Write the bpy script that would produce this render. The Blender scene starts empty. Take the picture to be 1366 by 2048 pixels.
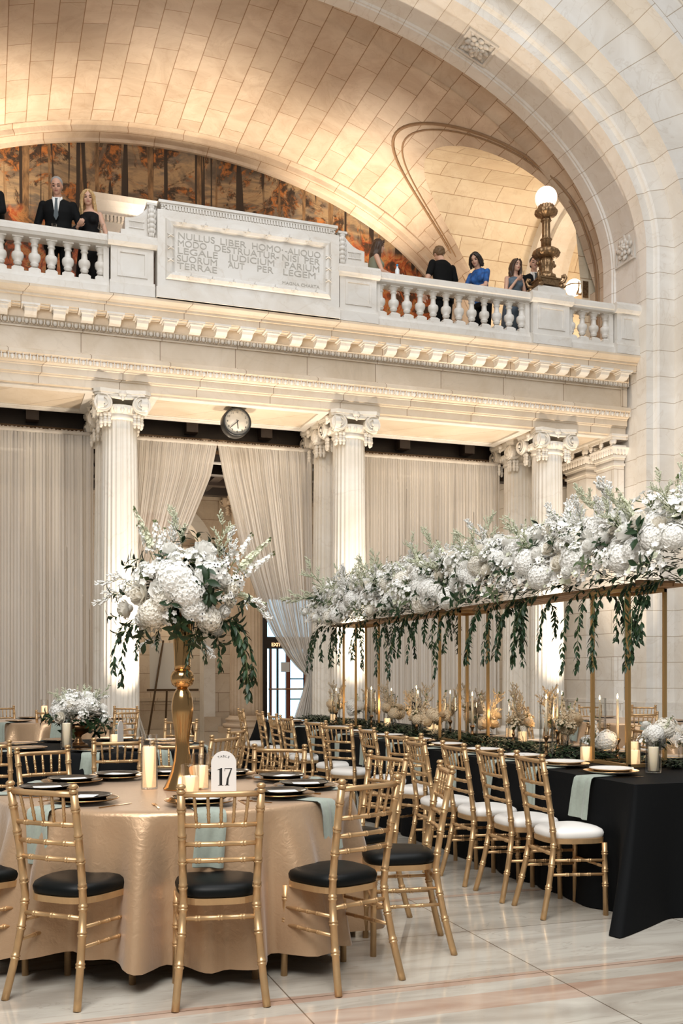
import bpy, bmesh, math, random
from math import sin, cos, pi, sqrt, radians, atan2
from mathutils import Vector, Matrix, Euler
random.seed(7)
SC = bpy.context.scene
COL = SC.collection
# ------------------------------------------------------------------ camera
cam_d = bpy.data.cameras.new('camera'); cam = bpy.data.objects.new('camera', cam_d); COL.objects.link(cam)
cam.location = (0, 0, 1.382); cam.rotation_euler = (radians(90), 0, radians(-19.1))
cam_d.sensor_width = 36; cam_d.lens = 36.035; cam_d.shift_y = 0.1577; cam_d.clip_end = 200
SC.camera = cam
# ------------------------------------------------------------------ world, exposure
SC.view_settings.view_transform = 'Standard'; SC.view_settings.look = 'None'
SC.view_settings.exposure = 0.5; SC.view_settings.gamma = 1; SC.view_settings.use_curve_mapping = False
W = bpy.data.worlds.new('world'); SC.world = W; W.use_nodes = True
W.node_tree.nodes['Background'].inputs[0].default_value = (1.0, 0.97, 0.93, 1)
W.node_tree.nodes['Background'].inputs[1].default_value = 0.15
WARM = (1.0, 0.74, 0.46); WARM2 = (1.0, 0.63, 0.32)
def light(name, kind, loc, energy, color=(1, 1, 1), size=0.1, target=None, spot=60, blend=0.6, sy=None):
    d = bpy.data.lights.new(name, kind); o = bpy.data.objects.new(name, d); COL.objects.link(o)
    o.location = loc; d.energy = energy; d.color = color
    if kind == 'AREA':
        d.size = size
        if sy: d.shape = 'RECTANGLE'; d.size_y = sy
    else: d.shadow_soft_size = size
    if kind == 'SPOT': d.spot_size = radians(spot); d.spot_blend = blend
    if target is not None:
        o.rotation_euler = (Vector(target) - Vector(loc)).to_track_quat('-Z', 'Y').to_euler()
    return o
AX = 3.8                                   # axis of the arch
WARM = (1.0, 0.84, 0.66); WARM2 = (1.0, 0.82, 0.62)
light('skylight', 'AREA', (3.8, 4.0, 17.5), 1250, (0.95, 0.97, 1.0), 13, (3.8, 5.6, 0), sy=11)
light('front_fill_light', 'AREA', (-1.8, -1.0, 9.0), 950, (1.0, 0.98, 0.95), 6, (3.2, 7.5, 1.0), sy=5)  # unseen fill light, added above the camera to brighten foreground and flowers
for cx in (1.93, 5.66, 9.39):
    for dx in ((-.16, .16) if cx > 3 else (.12, .36)):
        light('column_uplight_lamp', 'SPOT', (cx + dx, 14.6 if cx > 3 else 14.85, 0.22), 520, WARM, 0.03, (cx + dx*1.5, 15.62, 4.2), 72, 0.9)
for x in (0.6, 3.8, 7.0):
    light('vault_uplight_lamp', 'SPOT', (x, 21.2, 9.5), 520, WARM2, 0.2, (3.8 + (x - 3.8) * 1.3, 21.1, 12.8), 100, 0.9)
light('vault_soft_lamp', 'POINT', (3.8, 19.6, 7.6), 40, WARM2, 0.5)
light('side_bay_lamp', 'POINT', (12.9, 19.4, 8.0), 150, WARM2, 0.3)
light('bay_rib_lamp', 'SPOT', (9.6, 20.9, 7.9), 170, WARM2, 0.1, (11.5, 20.6, 12), 70, 0.9)
light('rear_hall_lamp', 'POINT', (4.6, 21.0, 4.6), 70, WARM2, 0.6)
light('rear_niche_lamp', 'POINT', (3.9, 24.95, 3.6), 45, WARM2, 0.3)
light('rear_hall_lamp', 'POINT', (0.2, 21.5, 4.0), 80, WARM2, 0.6)
light('rear_hall_lamp', 'POINT', (8.6, 20.5, 4.2), 60, WARM2, 0.6)
# ------------------------------------------------------------------ mesh builder
class MB:
    def __init__(s): s.v = []; s.f = []; s.sm = []; s.mi = []; s.uv = {}
    def add(s, vs, fs, smooth=False, mi=0, uv=None):
        o = len(s.v); s.v += [tuple(p) for p in vs]
        s.f += [tuple(i + o for i in f) for f in fs]; s.sm += [smooth] * len(fs); s.mi += [mi] * len(fs)
        if uv:
            for i, t in enumerate(uv): s.uv[o + i] = t
        return s
    def box(s, x0, x1, y0, y1, z0, z1, mi=0, m=None):
        vs = [Vector(p) for p in ((x0,y0,z0),(x1,y0,z0),(x1,y1,z0),(x0,y1,z0),(x0,y0,z1),(x1,y0,z1),(x1,y1,z1),(x0,y1,z1))]
        if m is not None: vs = [m @ p for p in vs]
        return s.add(vs, [(3,2,1,0),(4,5,6,7),(0,1,5,4),(1,2,6,5),(2,3,7,6),(3,0,4,7)], False, mi)
    def frustum(s, c, s0, s1, z0, z1):
        a, b = s0; p, q = s1; x, y = c
        return s.add([(x-a,y-b,z0),(x+a,y-b,z0),(x+a,y+b,z0),(x-a,y+b,z0),(x-p,y-q,z1),(x+p,y-q,z1),(x+p,y+q,z1),(x-p,y+q,z1)],
                     [(3,2,1,0),(4,5,6,7),(0,1,5,4),(1,2,6,5),(2,3,7,6),(3,0,4,7)])
    def tube(s, pts, rad, n=8, caps=True, smooth=True, mi=0):
        P = [Vector(p) for p in pts]; k = len(P)
        R = rad if isinstance(rad, (list, tuple)) else [rad] * k
        vs = []; ref = None
        for i in range(k):
            t = (P[min(i+1, k-1)] - P[max(i-1, 0)])
            t = t.normalized() if t.length > 1e-9 else Vector((0,0,1))
            if ref is None: ref = Vector((1,0,0)) if abs(t.x) < .8 else Vector((0,1,0))
            a = (ref - t * ref.dot(t)).normalized(); ref = a; b = t.cross(a)
            for j in range(n):
                w = 2*pi*j/n; vs.append(P[i] + (a*cos(w) + b*sin(w)) * R[i])
        fs = [(i*n+j, i*n+(j+1)%n, (i+1)*n+(j+1)%n, (i+1)*n+j) for i in range(k-1) for j in range(n)]
        if caps: fs += [tuple(range(n))[::-1], tuple(range((k-1)*n, k*n))]
        return s.add(vs, fs, smooth, mi)
    def lathe(s, prof, n=24, c=(0,0,0), smooth=True, mi=0, mod=None, m=None):
        vs = []
        for r, z in prof:
            for j in range(n):
                w = 2*pi*j/n; q = r * (mod(w, z) if mod else 1)
                p = Vector((c[0]+q*cos(w), c[1]+q*sin(w), c[2]+z)); vs.append(m @ p if m is not None else p)
        k = len(prof)
        fs = [(i*n+j, i*n+(j+1)%n, (i+1)*n+(j+1)%n, (i+1)*n+j) for i in range(k-1) for j in range(n)]
        if prof[0][0] > 1e-4: fs.append(tuple(range(n))[::-1])
        if prof[-1][0] > 1e-4: fs.append(tuple(range((k-1)*n, k*n)))
        return s.add(vs, fs, smooth, mi)
    def ball(s, c, r, n=12, k=8, mi=0, m=None):
        rx, ry, rz = r if isinstance(r, (tuple, list)) else (r, r, r)
        vs = [];
        for i in range(k+1):
            a = -pi/2 + pi*i/k
            for j in range(n):
                w = 2*pi*j/n; p = Vector((rx*cos(a)*cos(w), ry*cos(a)*sin(w), rz*sin(a)))
                if m is not None: p = m @ p
                vs.append(p + Vector(c))
        fs = [(i*n+j, i*n+(j+1)%n, (i+1)*n+(j+1)%n, (i+1)*n+j) for i in range(k) for j in range(n)]
        return s.add(vs, fs, True, mi)
    def grid(s, fn, nu, nv, smooth=True, mi=0, uvf=None, wrap=False):
        vs = []; uv = [] if uvf else None
        for i in range(nu+1):
            for j in range(nv+1):
                vs.append(fn(i/nu, j/nv))
                if uvf: uv.append(uvf(i/nu, j/nv))
        w = nv+1
        return s.add(vs, [(i*w+j, (i+1)*w+j, (i+1)*w+j+1, i*w+j+1) for i in range(nu) for j in range(nv)], smooth, mi, uv)
    def prism(s, poly, f0, f1, smooth=False, mi=0):
        n = len(poly); vs = [f0(*p) for p in poly] + [f1(*p) for p in poly]
        return s.add(vs, [tuple(range(n))[::-1], tuple(range(n, 2*n))] + [(i, (i+1)%n, n+(i+1)%n, n+i) for i in range(n)], smooth, mi)
    def ext(s, poly, x0, x1):               # poly in (y, z), extruded along X
        return s.prism(poly, lambda y, z: (x0, y, z), lambda y, z: (x1, y, z))
    def extz(s, poly, z0, z1, mi=0):        # poly in (x, y)
        return s.prism(poly, lambda x, y: (x, y, z0), lambda x, y: (x, y, z1), mi=mi)
    def merge(s, o, m):
        k = len(s.v); s.v += [tuple(m @ Vector(p)) for p in o.v]
        s.f += [tuple(i+k for i in f) for f in o.f]; s.sm += o.sm; s.mi += o.mi
        for i, t in o.uv.items(): s.uv[i+k] = t
        return s
    def mesh(s, name, mats):
        me = bpy.data.meshes.new(name); me.from_pydata(s.v, [], s.f)
        me.polygons.foreach_set('use_smooth', s.sm); me.polygons.foreach_set('material_index', s.mi)
        for m in (mats if isinstance(mats, (list, tuple)) else [mats]): me.materials.append(m)
        if s.uv:
            l = me.uv_layers.new(name='UVMap')
            li = [0]*len(me.loops); me.loops.foreach_get('vertex_index', li)
            flat = []
            for i in li: flat += list(s.uv.get(i, (0, 0)))
            l.data.foreach_set('uv', flat)
        bm = bmesh.new(); bm.from_mesh(me); bmesh.ops.recalc_face_normals(bm, faces=bm.faces); bm.to_mesh(me); bm.free()
        return me
    def build(s, name, mats, parent=None, loc=(0,0,0)):
        return link(name, s.mesh(name, mats), parent, loc)
def link(name, me, parent=None, loc=(0,0,0), rot=None, sc=None):
    o = bpy.data.objects.new(name, me); COL.objects.link(o); o.location = loc
    if rot is not None: o.rotation_euler = rot
    if sc is not None: o.scale = (sc, sc, sc) if isinstance(sc, (int, float)) else sc
    if parent is not None: o.parent = parent
    return o
def tag(o, label, cat, group=None):
    o['label'] = label; o['category'] = cat
    if group: o['group'] = group
    return o
def thing(name, label, cat, loc=(0,0,0), rz=0, group=None):
    o = bpy.data.objects.new(name, None); COL.objects.link(o); o.location = loc; o.rotation_euler = (0,0,rz)
    o.empty_display_size = .1
    return tag(o, label, cat, group)
def struct(o): o['kind'] = 'structure'; return o
def dup(root, loc, rz=None, label=None, group=None, sc=None):
    def cp(o, par):
        c = o.copy(); COL.objects.link(c)
        if par is not None: c.parent = par
        for ch in list(o.children): cp(ch, c)
        return c
    r = cp(root, None); r.location = loc
    if rz is not None: r.rotation_euler = (0, 0, rz)
    if sc is not None: r.scale = (sc, sc, sc)
    if label: r['label'] = label
    if group: r['group'] = group
    return r
# ------------------------------------------------------------------ materials
def newmat(name):
    m = bpy.data.materials.new(name); m.use_nodes = True; nt = m.node_tree
    return m, nt, nt.nodes['Principled BSDF']
def N(nt, t, **kw):
    n = nt.nodes.new(t)
    for k, v in kw.items(): setattr(n, k, v)
    return n
def c4(c): return (c[0], c[1], c[2], 1)
def plain(name, col, rough=.5, metal=0, noise=0, nscale=20, bump=0, bscale=80, spec=None, sss=0, sheen=0):
    m, nt, b = newmat(name); b.inputs['Base Color'].default_value = c4(col)
    b.inputs['Roughness'].default_value = rough; b.inputs['Metallic'].default_value = metal
    if spec is not None: b.inputs['Specular IOR Level'].default_value = spec
    if sss: b.inputs['Subsurface Weight'].default_value = sss; b.inputs['Subsurface Radius'].default_value = (.02,.015,.01)
    if sheen: b.inputs['Sheen Weight'].default_value = sheen
    if noise:
        tc = N(nt, 'ShaderNodeTexCoord'); n = N(nt, 'ShaderNodeTexNoise'); n.inputs['Scale'].default_value = nscale; n.inputs['Detail'].default_value = 5
        nt.links.new(tc.outputs['Object'], n.inputs['Vector'])
        r = N(nt, 'ShaderNodeValToRGB'); r.color_ramp.elements[0].position = .3; r.color_ramp.elements[1].position = .7
        r.color_ramp.elements[0].color = c4([x*(1-noise) for x in col]); r.color_ramp.elements[1].color = c4([min(1, x*(1+noise)) for x in col])
        nt.links.new(n.outputs['Fac'], r.inputs[0]); nt.links.new(r.outputs[0], b.inputs['Base Color'])
    if bump:
        tc = N(nt, 'ShaderNodeTexCoord'); n = N(nt, 'ShaderNodeTexNoise'); n.inputs['Scale'].default_value = bscale; n.inputs['Detail'].default_value = 4
        nt.links.new(tc.outputs['Object'], n.inputs['Vector'])
        bp = N(nt, 'ShaderNodeBump'); bp.inputs['Strength'].default_value = bump; bp.inputs['Distance'].default_value = .01
        nt.links.new(n.outputs['Fac'], bp.inputs['Height']); nt.links.new(bp.outputs[0], b.inputs['Normal'])
    return m
def emit(name, col, s):
    m, nt, b = newmat(name); b.inputs['Base Color'].default_value = c4(col)
    b.inputs['Emission Color'].default_value = c4(col); b.inputs['Emission Strength'].default_value = s; return m
def marble(name, c0, c1, vein, rough=.45, brick=None, mode='uv', mortar=(.30,.22,.15), vary=.10, scale=1.0, msize=.006, bump=.15, veins=.45):
    """veined stone; brick = (block width, course height); mode picks the coordinates the joints follow"""
    m, nt, b = newmat(name); L = nt.links.new
    g = N(nt, 'ShaderNodeNewGeometry')
    n1 = N(nt, 'ShaderNodeTexNoise'); n1.inputs['Scale'].default_value = 1.1*scale; n1.inputs['Detail'].default_value = 9; n1.inputs['Roughness'].default_value = .62; n1.inputs['Distortion'].default_value = 1.6
    L(g.outputs['Position'], n1.inputs['Vector'])
    r1 = N(nt, 'ShaderNodeValToRGB'); e = r1.color_ramp.elements
    e[0].position = .30; e[0].color = c4(c1); e[1].position = .62; e[1].color = c4(c0)
    L(n1.outputs['Fac'], r1.inputs[0])
    n2 = N(nt, 'ShaderNodeTexNoise'); n2.inputs['Scale'].default_value = .8*scale; n2.inputs['Detail'].default_value = 7; n2.inputs['Distortion'].default_value = 2.6
    L(g.outputs['Position'], n2.inputs['Vector'])
    r2 = N(nt, 'ShaderNodeValToRGB'); e = r2.color_ramp.elements
    e[0].position = .485; e[0].color = (0,0,0,1); e[1].position = .515; e[1].color = (0,0,0,1)
    k = e.new(.5); k.color = (1,1,1,1)
    L(n2.outputs['Fac'], r2.inputs[0])
    mx = N(nt, 'ShaderNodeMix', data_type='RGBA'); mu = N(nt, 'ShaderNodeMath', operation='MULTIPLY'); mu.inputs[1].default_value = .5*veins
    L(r2.outputs[0], mu.inputs[0]); L(mu.outputs[0], mx.inputs[0]); L(r1.outputs[0], mx.inputs[6]); mx.inputs[7].default_value = c4(vein)
    out = mx.outputs[2]
    if brick:
        br = N(nt, 'ShaderNodeTexBrick'); br.offset = .5
        br.inputs['Scale'].default_value = 1; br.inputs['Brick Width'].default_value = brick[0]; br.inputs['Row Height'].default_value = brick[1]
        br.inputs['Mortar Size'].default_value = msize; br.inputs['Mortar Smooth'].default_value = .3; br.inputs['Bias'].default_value = 0
        br.inputs['Color1'].default_value = (1,1,1,1); v = 1-vary; br.inputs['Color2'].default_value = (v, v*.985, v*.96, 1); br.inputs['Mortar'].default_value = c4(mortar)
        if mode == 'uv':
            u = N(nt, 'ShaderNodeUVMap'); L(u.outputs[0], br.inputs['Vector'])
        else:
            sp = N(nt, 'ShaderNodeSeparateXYZ'); cb = N(nt, 'ShaderNodeCombineXYZ'); L(g.outputs['Position'], sp.inputs[0])
            if mode == 'xyz':       # walls at right angles: x + y along, z up
                ad = N(nt, 'ShaderNodeMath', operation='ADD'); L(sp.outputs[0], ad.inputs[0]); L(sp.outputs[1], ad.inputs[1]); L(ad.outputs[0], cb.inputs[0])
            L(sp.outputs[2], cb.inputs[1]); L(cb.outputs[0], br.inputs['Vector'])
        mm = N(nt, 'ShaderNodeMix', data_type='RGBA', blend_type='MULTIPLY'); mm.inputs[0].default_value = 1
        L(out, mm.inputs[6]); L(br.outputs['Color'], mm.inputs[7]); out = mm.outputs[2]
        bp = N(nt, 'ShaderNodeBump'); bp.invert = True; bp.inputs['Strength'].default_value = bump; bp.inputs['Distance'].default_value = .02
        L(br.outputs['Fac'], bp.inputs['Height']); L(bp.outputs[0], b.inputs['Normal'])
    L(out, b.inputs['Base Color']); b.inputs['Roughness'].default_value = rough
    return m
ST0 = (.76,.73,.68); ST1 = (.66,.61,.54); VN = (.50,.41,.31)
M = {}
M['stone'] = marble('carved_marble', ST0, ST1, VN)
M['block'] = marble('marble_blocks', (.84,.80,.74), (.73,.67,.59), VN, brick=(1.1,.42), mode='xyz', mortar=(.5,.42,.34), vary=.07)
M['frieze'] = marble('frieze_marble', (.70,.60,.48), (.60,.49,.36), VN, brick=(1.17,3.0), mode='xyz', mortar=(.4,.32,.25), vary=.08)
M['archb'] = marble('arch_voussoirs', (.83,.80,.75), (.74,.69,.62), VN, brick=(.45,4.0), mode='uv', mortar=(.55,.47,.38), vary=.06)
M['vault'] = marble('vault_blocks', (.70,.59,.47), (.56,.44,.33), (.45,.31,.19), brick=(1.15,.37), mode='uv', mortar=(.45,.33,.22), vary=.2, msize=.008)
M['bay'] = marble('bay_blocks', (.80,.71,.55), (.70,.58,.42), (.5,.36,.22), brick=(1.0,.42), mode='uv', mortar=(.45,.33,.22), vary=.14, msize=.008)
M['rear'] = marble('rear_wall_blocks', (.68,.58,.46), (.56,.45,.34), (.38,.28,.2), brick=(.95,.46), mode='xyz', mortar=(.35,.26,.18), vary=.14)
M['column'] = marble('column_marble', (.84,.79,.71), (.74,.68,.58), VN, scale=.7)
M['rearcol'] = marble('brown_marble', (.62,.50,.38), (.52,.40,.29), (.38,.27,.18))
M['dark'] = plain('dark_coffer_wood', (.018,.011,.008), .45)
M['darktrim'] = plain('gilt_brown_trim', (.11,.065,.03), .45, .3)
M['bronze'] = plain('lamp_bronze', (.30,.19,.10), .38, .8, .35, 30)
M['globe'] = emit('globe_glass', (1.0,.80,.70), .72)
M['globe_hot'] = emit('bright_globe_glass', (1.0,.86,.62), 2.2)
M['black'] = plain('black_paint', (.012,.012,.012), .4)
M['clockface'] = plain('clock_face', (.72,.66,.56), .4)
M['engrave'] = plain('shade_toned_lettering', (.46,.43,.38), .7)  # darker tone puts the shade of cut letters into the stone colour
# ================================================================== SETTING
XL, XR = 2*AX-10.8, 10.8                     # jamb planes of the great arch
ZS, EA, EB = 8.7, 7.0, 4.05                  # springing height and half axes of the arch
# floor: pale veined marble tiles with rose bands
def floor_mat():
    m, nt, b = newmat('floor_marble'); L = nt.links.new
    g = N(nt, 'ShaderNodeNewGeometry'); sp = N(nt, 'ShaderNodeSeparateXYZ'); L(g.outputs['Position'], sp.inputs[0])
    mp = N(nt, 'ShaderNodeMapping'); mp.inputs['Rotation'].default_value = (0,0,radians(28)); mp.inputs['Scale'].default_value = (.55,2.4,1); L(g.outputs['Position'], mp.inputs['Vector'])
    n1 = N(nt, 'ShaderNodeTexNoise'); n1.inputs['Scale'].default_value = 2.2; n1.inputs['Detail'].default_value = 9; n1.inputs['Distortion'].default_value = 1.2; L(mp.outputs[0], n1.inputs['Vector'])
    r1 = N(nt, 'ShaderNodeValToRGB'); e = r1.color_ramp.elements
    e[0].position = .3; e[0].color = (.35,.31,.26,1); e[1].position = .6; e[1].color = (.51,.475,.41,1); L(n1.outputs['Fac'], r1.inputs[0])
    n2 = N(nt, 'ShaderNodeTexNoise'); n2.inputs['Scale'].default_value = 1.5; n2.inputs['Detail'].default_value = 6; n2.inputs['Distortion'].default_value = 2.2; L(mp.outputs[0], n2.inputs['Vector'])
    r2 = N(nt, 'ShaderNodeValToRGB'); e = r2.color_ramp.elements
    e[0].position = .488; e[0].color = (0,0,0,1); e[1].position = .512; e[1].color = (0,0,0,1); k = e.new(.5); k.color = (.7,.7,.7,1); L(n2.outputs['Fac'], r2.inputs[0])
    mv = N(nt, 'ShaderNodeMix', data_type='RGBA'); L(r2.outputs[0], mv.inputs[0]); L(r1.outputs[0], mv.inputs[6]); mv.inputs[7].default_value = (.34,.30,.25,1)
    # rose marble bands that run across the hall
    r3 = N(nt, 'ShaderNodeValToRGB'); e = r3.color_ramp.elements
    e[0].position = .3; e[0].color = (.34,.21,.15,1); e[1].position = .66; e[1].color = (.50,.40,.32,1); L(n1.outputs['Fac'], r3.inputs[0])
    ys = sp.outputs[1]; acc = None
    for y0, y1 in ((4.12,4.21),(3.80,3.99),(5.76,5.82),(2.6,3.3),(10.7,10.9)):
        a = N(nt, 'ShaderNodeMath', operation='GREATER_THAN'); a.inputs[1].default_value = y0; L(ys, a.inputs[0])
        c = N(nt, 'ShaderNodeMath', operation='LESS_THAN'); c.inputs[1].default_value = y1; L(ys, c.inputs[0])
        d = N(nt, 'ShaderNodeMath', operation='MULTIPLY'); L(a.outputs[0], d.inputs[0]); L(c.outputs[0], d.inputs[1])
        if acc is None: acc = d.outputs[0]
        else:
            s_ = N(nt, 'ShaderNodeMath', operation='ADD'); L(acc, s_.inputs[0]); L(d.outputs[0], s_.inputs[1]); acc = s_.outputs[0]
    mb = N(nt, 'ShaderNodeMix', data_type='RGBA'); L(acc, mb.inputs[0]); L(mv.outputs[2], mb.inputs[6]); L(r3.outputs[0], mb.inputs[7])
    mp2 = N(nt, 'ShaderNodeMapping'); mp2.inputs['Location'].default_value = (-2.44+1.22*4, -4.97+.795*9, 0); L(g.outputs['Position'], mp2.inputs['Vector'])
    br = N(nt, 'ShaderNodeTexBrick'); br.offset = 0; br.inputs['Scale'].default_value = 1; br.inputs['Brick Width'].default_value = 1.22; br.inputs['Row Height'].default_value = .795
    br.inputs['Mortar Size'].default_value = .0035; br.inputs['Color1'].default_value = (1,1,1,1); br.inputs['Color2'].default_value = (.9,.89,.87,1); br.inputs['Mortar'].default_value = (.35,.3,.26,1)
    L(mp2.outputs[0], br.inputs['Vector'])
    mm = N(nt, 'ShaderNodeMix', data_type='RGBA', blend_type='MULTIPLY'); mm.inputs[0].default_value = 1; L(mb.outputs[2], mm.inputs[6]); L(br.outputs['Color'], mm.inputs[7])
    L(mm.outputs[2], b.inputs['Base Color']); b.inputs['Roughness'].default_value = .11; b.inputs['Specular IOR Level'].default_value = .5
    return m
struct(MB().box(-9, 17, -5, 25.9, -.3, 0).build('floor', floor_mat()))
# ---- the great arch: stepped archivolts in front, coffered soffit behind
def arch_curve(e, z0, n=72):
    a, b = EA+e, EB+e; P = []; s = 0
    k0 = 14
    for i in range(k0): P.append((AX+a, z0+(ZS-z0)*i/k0))
    for i in range(n+1):
        w = pi*i/n; P.append((AX+a*cos(w), ZS+b*sin(w)))
    for i in range(1, k0+1): P.append((AX-a, ZS-(ZS-z0)*i/k0))
    return P
def arch_strips(prof, z0, smooth=False, n=72):
    """prof: (e, Y) points; one strip of stone along the whole arch per pair"""
    mb = MB(); base = arch_curve(0, z0, n); L = [0]
    for p, q in zip(base, base[1:]): L.append(L[-1] + math.dist(p, q))
    c = 0
    for (e0, y0), (e1, y1) in zip(prof, prof[1:]):
        A, B = arch_curve(e0, z0, n), arch_curve(e1, z0, n); d = math.dist((e0,y0),(e1,y1)); vs = []; uv = []
        for i in range(len(A)):
            vs += [(A[i][0], y0, A[i][1]), (B[i][0], y1, B[i][1])]; uv += [(L[i], c), (L[i], c+d)]
        mb.add(vs, [(2*i, 2*i+2, 2*i+3, 2*i+1) for i in range(len(A)-1)], smooth, 0, uv); c += d
    return mb
prof = [(.25,16.36),(0,16.36),(0,16.10),(.02,16.085),(.02,16.055),(.05,16.03),(.05,15.39),(.02,15.365),(.02,15.335),(0,15.32),(0,15.05),
        (.13,15.04),(.15,15.01),(.165,14.97),(.2,14.95),(.50,14.95),(.50,14.56),(1.38,14.55),(1.38,14.06),(1.86,14.05),(1.86,14.0),(3.2,14.0)]
arch = struct(arch_strips(prof, 0).build('trim_1', M['archb']))
red = plain('red_ceiling_border', (.36,.09,.04), .6)
struct(arch_strips([(1.87,13.99),(2.0,13.9),(3.6,13.9)], 8.7).build('trim_2', red))
struct(MB().box(-9, XL-1.8, 13.9, 14.04, 0, 16).box(XR+1.8, 17, 13.9, 14.04, 0, 16).build('wall_front', M['block']))
# carved rosette panels let into the soffit
def rosette_mesh():
    mb = MB(); mb.box(-.29,.29,-.29,.29,-.02,.0)
    for s in ((-.29,-.25,-.29,.29),(.25,.29,-.29,.29),(-.25,.25,-.29,-.25),(-.25,.25,.25,.29)): mb.box(s[0],s[1],s[2],s[3],0,.035)
    for ring, n, r, ln, w, t in ((0,8,.15,.10,.062,.05),(1,8,.09,.075,.045,.075),(2,5,.035,.04,.03,.10)):
        for i in range(n):
            a = 2*pi*i/n + ring*.39
            mb.ball((r*cos(a), r*sin(a), t-.04), (ln, w, .035), 8, 5, m=Matrix.Rotation(a,4,'Z') @ Matrix.Rotation(-.4,4,'Y'))
    mb.ball((0,0,.06),(.03,.03,.04),8,5)
    for sx in (-1,1):
        for sy in (-1,1): mb.ball((sx*.2,sy*.2,.0),(.06,.035,.03),8,4,m=Matrix.Rotation(atan2(sy,sx),4,'Z'))
    return mb.mesh('rosette', M['stone'])
rm = rosette_mesh()
for w in (54.5, 90, 125.5):
    w = radians(w); x, z = AX+EA*cos(w), ZS+EB*sin(w)
    n = Vector((-cos(w)/EA, 0, -sin(w)/EB)).normalized(); t = Vector((0,1,0)); b_ = n.cross(t)
    o = link('rosette_panel', rm, arch); o.matrix_local = Matrix((( b_.x, t.x, n.x, x+n.x*-.045),(b_.y,t.y,n.y,15.71),(b_.z,t.z,n.z,z+n.z*-.045),(0,0,0,1)))
# small panel on the jamb
o = link('rosette_panel', rm, arch); n = Vector((-1,0,0)); o.matrix_local = Matrix(((0,0,-1,10.84),(-1,0,0,15.71),(0,1,0,9.02),(0,0,0,1)))
# ---- barrel vault over the balcony, pierced at the right by a side bay
VA, VB = 7.22, 4.25
PC, PR, PZ = 19.1, 1.95, 9.95                # side opening: centre in Y, half width, springing
YM = 22.3                                    # mural wall
def open_z(y):
    d = abs(y-PC)
    return PZ + PR*1.02*sqrt(max(0, 1-(d/PR)**2)) if d < PR else None
def vault():
    mb = MB(); ys = [16.3 + (PC-PR-16.3)*i/4 for i in range(4)]
    ys += [PC - PR*cos(pi*i/36) for i in range(37)] + [PC+PR+(YM-PC-PR)*i/4 for i in range(1,5)]
    nA = 60; vs = []; uv = []
    def arc(w): return 5.9*w
    for y in ys:
        z = open_z(y); w0 = 0 if z is None else math.asin(min(1,(z-ZS)/VB))
        for k in range(nA+1):
            w = w0 + (pi-w0)*k/nA; vs.append((AX+VA*cos(w), y, ZS+VB*sin(w))); uv.append((y, arc(w)))
    h = nA+1
    mb.add(vs, [(i*h+j,(i+1)*h+j,(i+1)*h+j+1,i*h+j+1) for i in range(len(ys)-1) for j in range(nA)], True, 0, uv)
    for sx in (1,-1):                         # upright walls below the springing
        for y0, y1 in ((16.3,PC-PR),(PC+PR,YM)) if sx > 0 else ((16.3,YM),):
            x = AX+sx*VA; mb.add([(x,y0,6.9),(x,y1,6.9),(x,y1,ZS),(x,y0,ZS)],[(0,1,2,3)],False,0,[(y0,-1.8),(y1,-1.8),(y1,0),(y0,0)])
    return mb
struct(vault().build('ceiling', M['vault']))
# raised moulding that outlines the opening
def opening_pts(g, xoff):
    P = []
    rr = PR+g
    def vx(z): return AX+VA*sqrt(max(0,1-(max(z-ZS,0)/VB)**2)) + xoff
    for i in range(9): z = 7+ (PZ-7)*i/8; P.append((vx(z), PC-rr, z))
    for i in range(1,48): w = pi*i/48; z = PZ+rr*1.02*sin(w); P.append((vx(z), PC-rr*cos(w), z))
    for i in range(9): z = PZ-(PZ-7)*i/8; P.append((vx(z), PC+rr, z))
    return P
mb = MB()
mb.tube(opening_pts(.30,-.005), .035, 6).tube(opening_pts(.22,-.0), .022, 6)
struct(mb.build('trim_3', M['vault']))
def bay():
    mb = MB(); nY = 40
    def prof_(k, r=PR, zo=0):
        L = [(PC-r, 6.9)] + [(PC-r*cos(pi*i/nY), PZ+r*1.02*sin(pi*i/nY)+zo) for i in range(nY+1)] + [(PC+r, 6.9)]
        return L
    P = prof_(0); D = [0]
    for p, q in zip(P, P[1:]): D.append(D[-1]+math.dist(p,q))
    def vx(z): return AX+VA*sqrt(max(0,1-(max(z-ZS,0)/VB)**2)) if z > ZS else AX+VA
    nx = 8; vs = []; uv = []
    for i in range(len(P)):
        for k in range(nx+1):
            x = vx(P[i][1])*(1-k/nx) + 15.2*k/nx; vs.append((x, P[i][0], P[i][1])); uv.append((D[i], x))
    mb.add(vs, [(i*(nx+1)+k,(i+1)*(nx+1)+k,(i+1)*(nx+1)+k+1,i*(nx+1)+k+1) for i in range(len(P)-1) for k in range(nx)], True, 0, [(b_,a_) for a_,b_ in uv])
    return mb
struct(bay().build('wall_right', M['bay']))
def rib(x0, x1, r0, r1):
    mb = MB()
    def pr(r): return [(PC-r, 6.9)] + [(PC-r*cos(pi*i/40), PZ+r*1.0*sin(pi*i/40)) for i in range(41)] + [(PC+r, 6.9)]
    A, B = pr(r0), pr(r1); vs = []
    for a, b_ in zip(A, B): vs += [(x0,a[0],a[1]),(x0,b_[0],b_[1]),(x1,b_[0],b_[1]),(x1,a[0],a[1])]
    for i in range(len(A)-1):
        for j in range(4): pass
    n = len(A)
    mb.add(vs, [(i*4+j,(i+1)*4+j,(i+1)*4+(j+1)%4,i*4+(j+1)%4) for i in range(n-1) for j in range(4)], False)
    return mb
mb = MB()
for x0, x1, r1 in ((11.75,12.0,1.72),(12.0,12.45,1.60),(12.45,12.7,1.72),(14.2,14.6,1.66)): mb.merge(rib(x0,x1,PR+.02,r1), Matrix())
struct(mb.build('trim_4', M['stone']))
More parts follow.
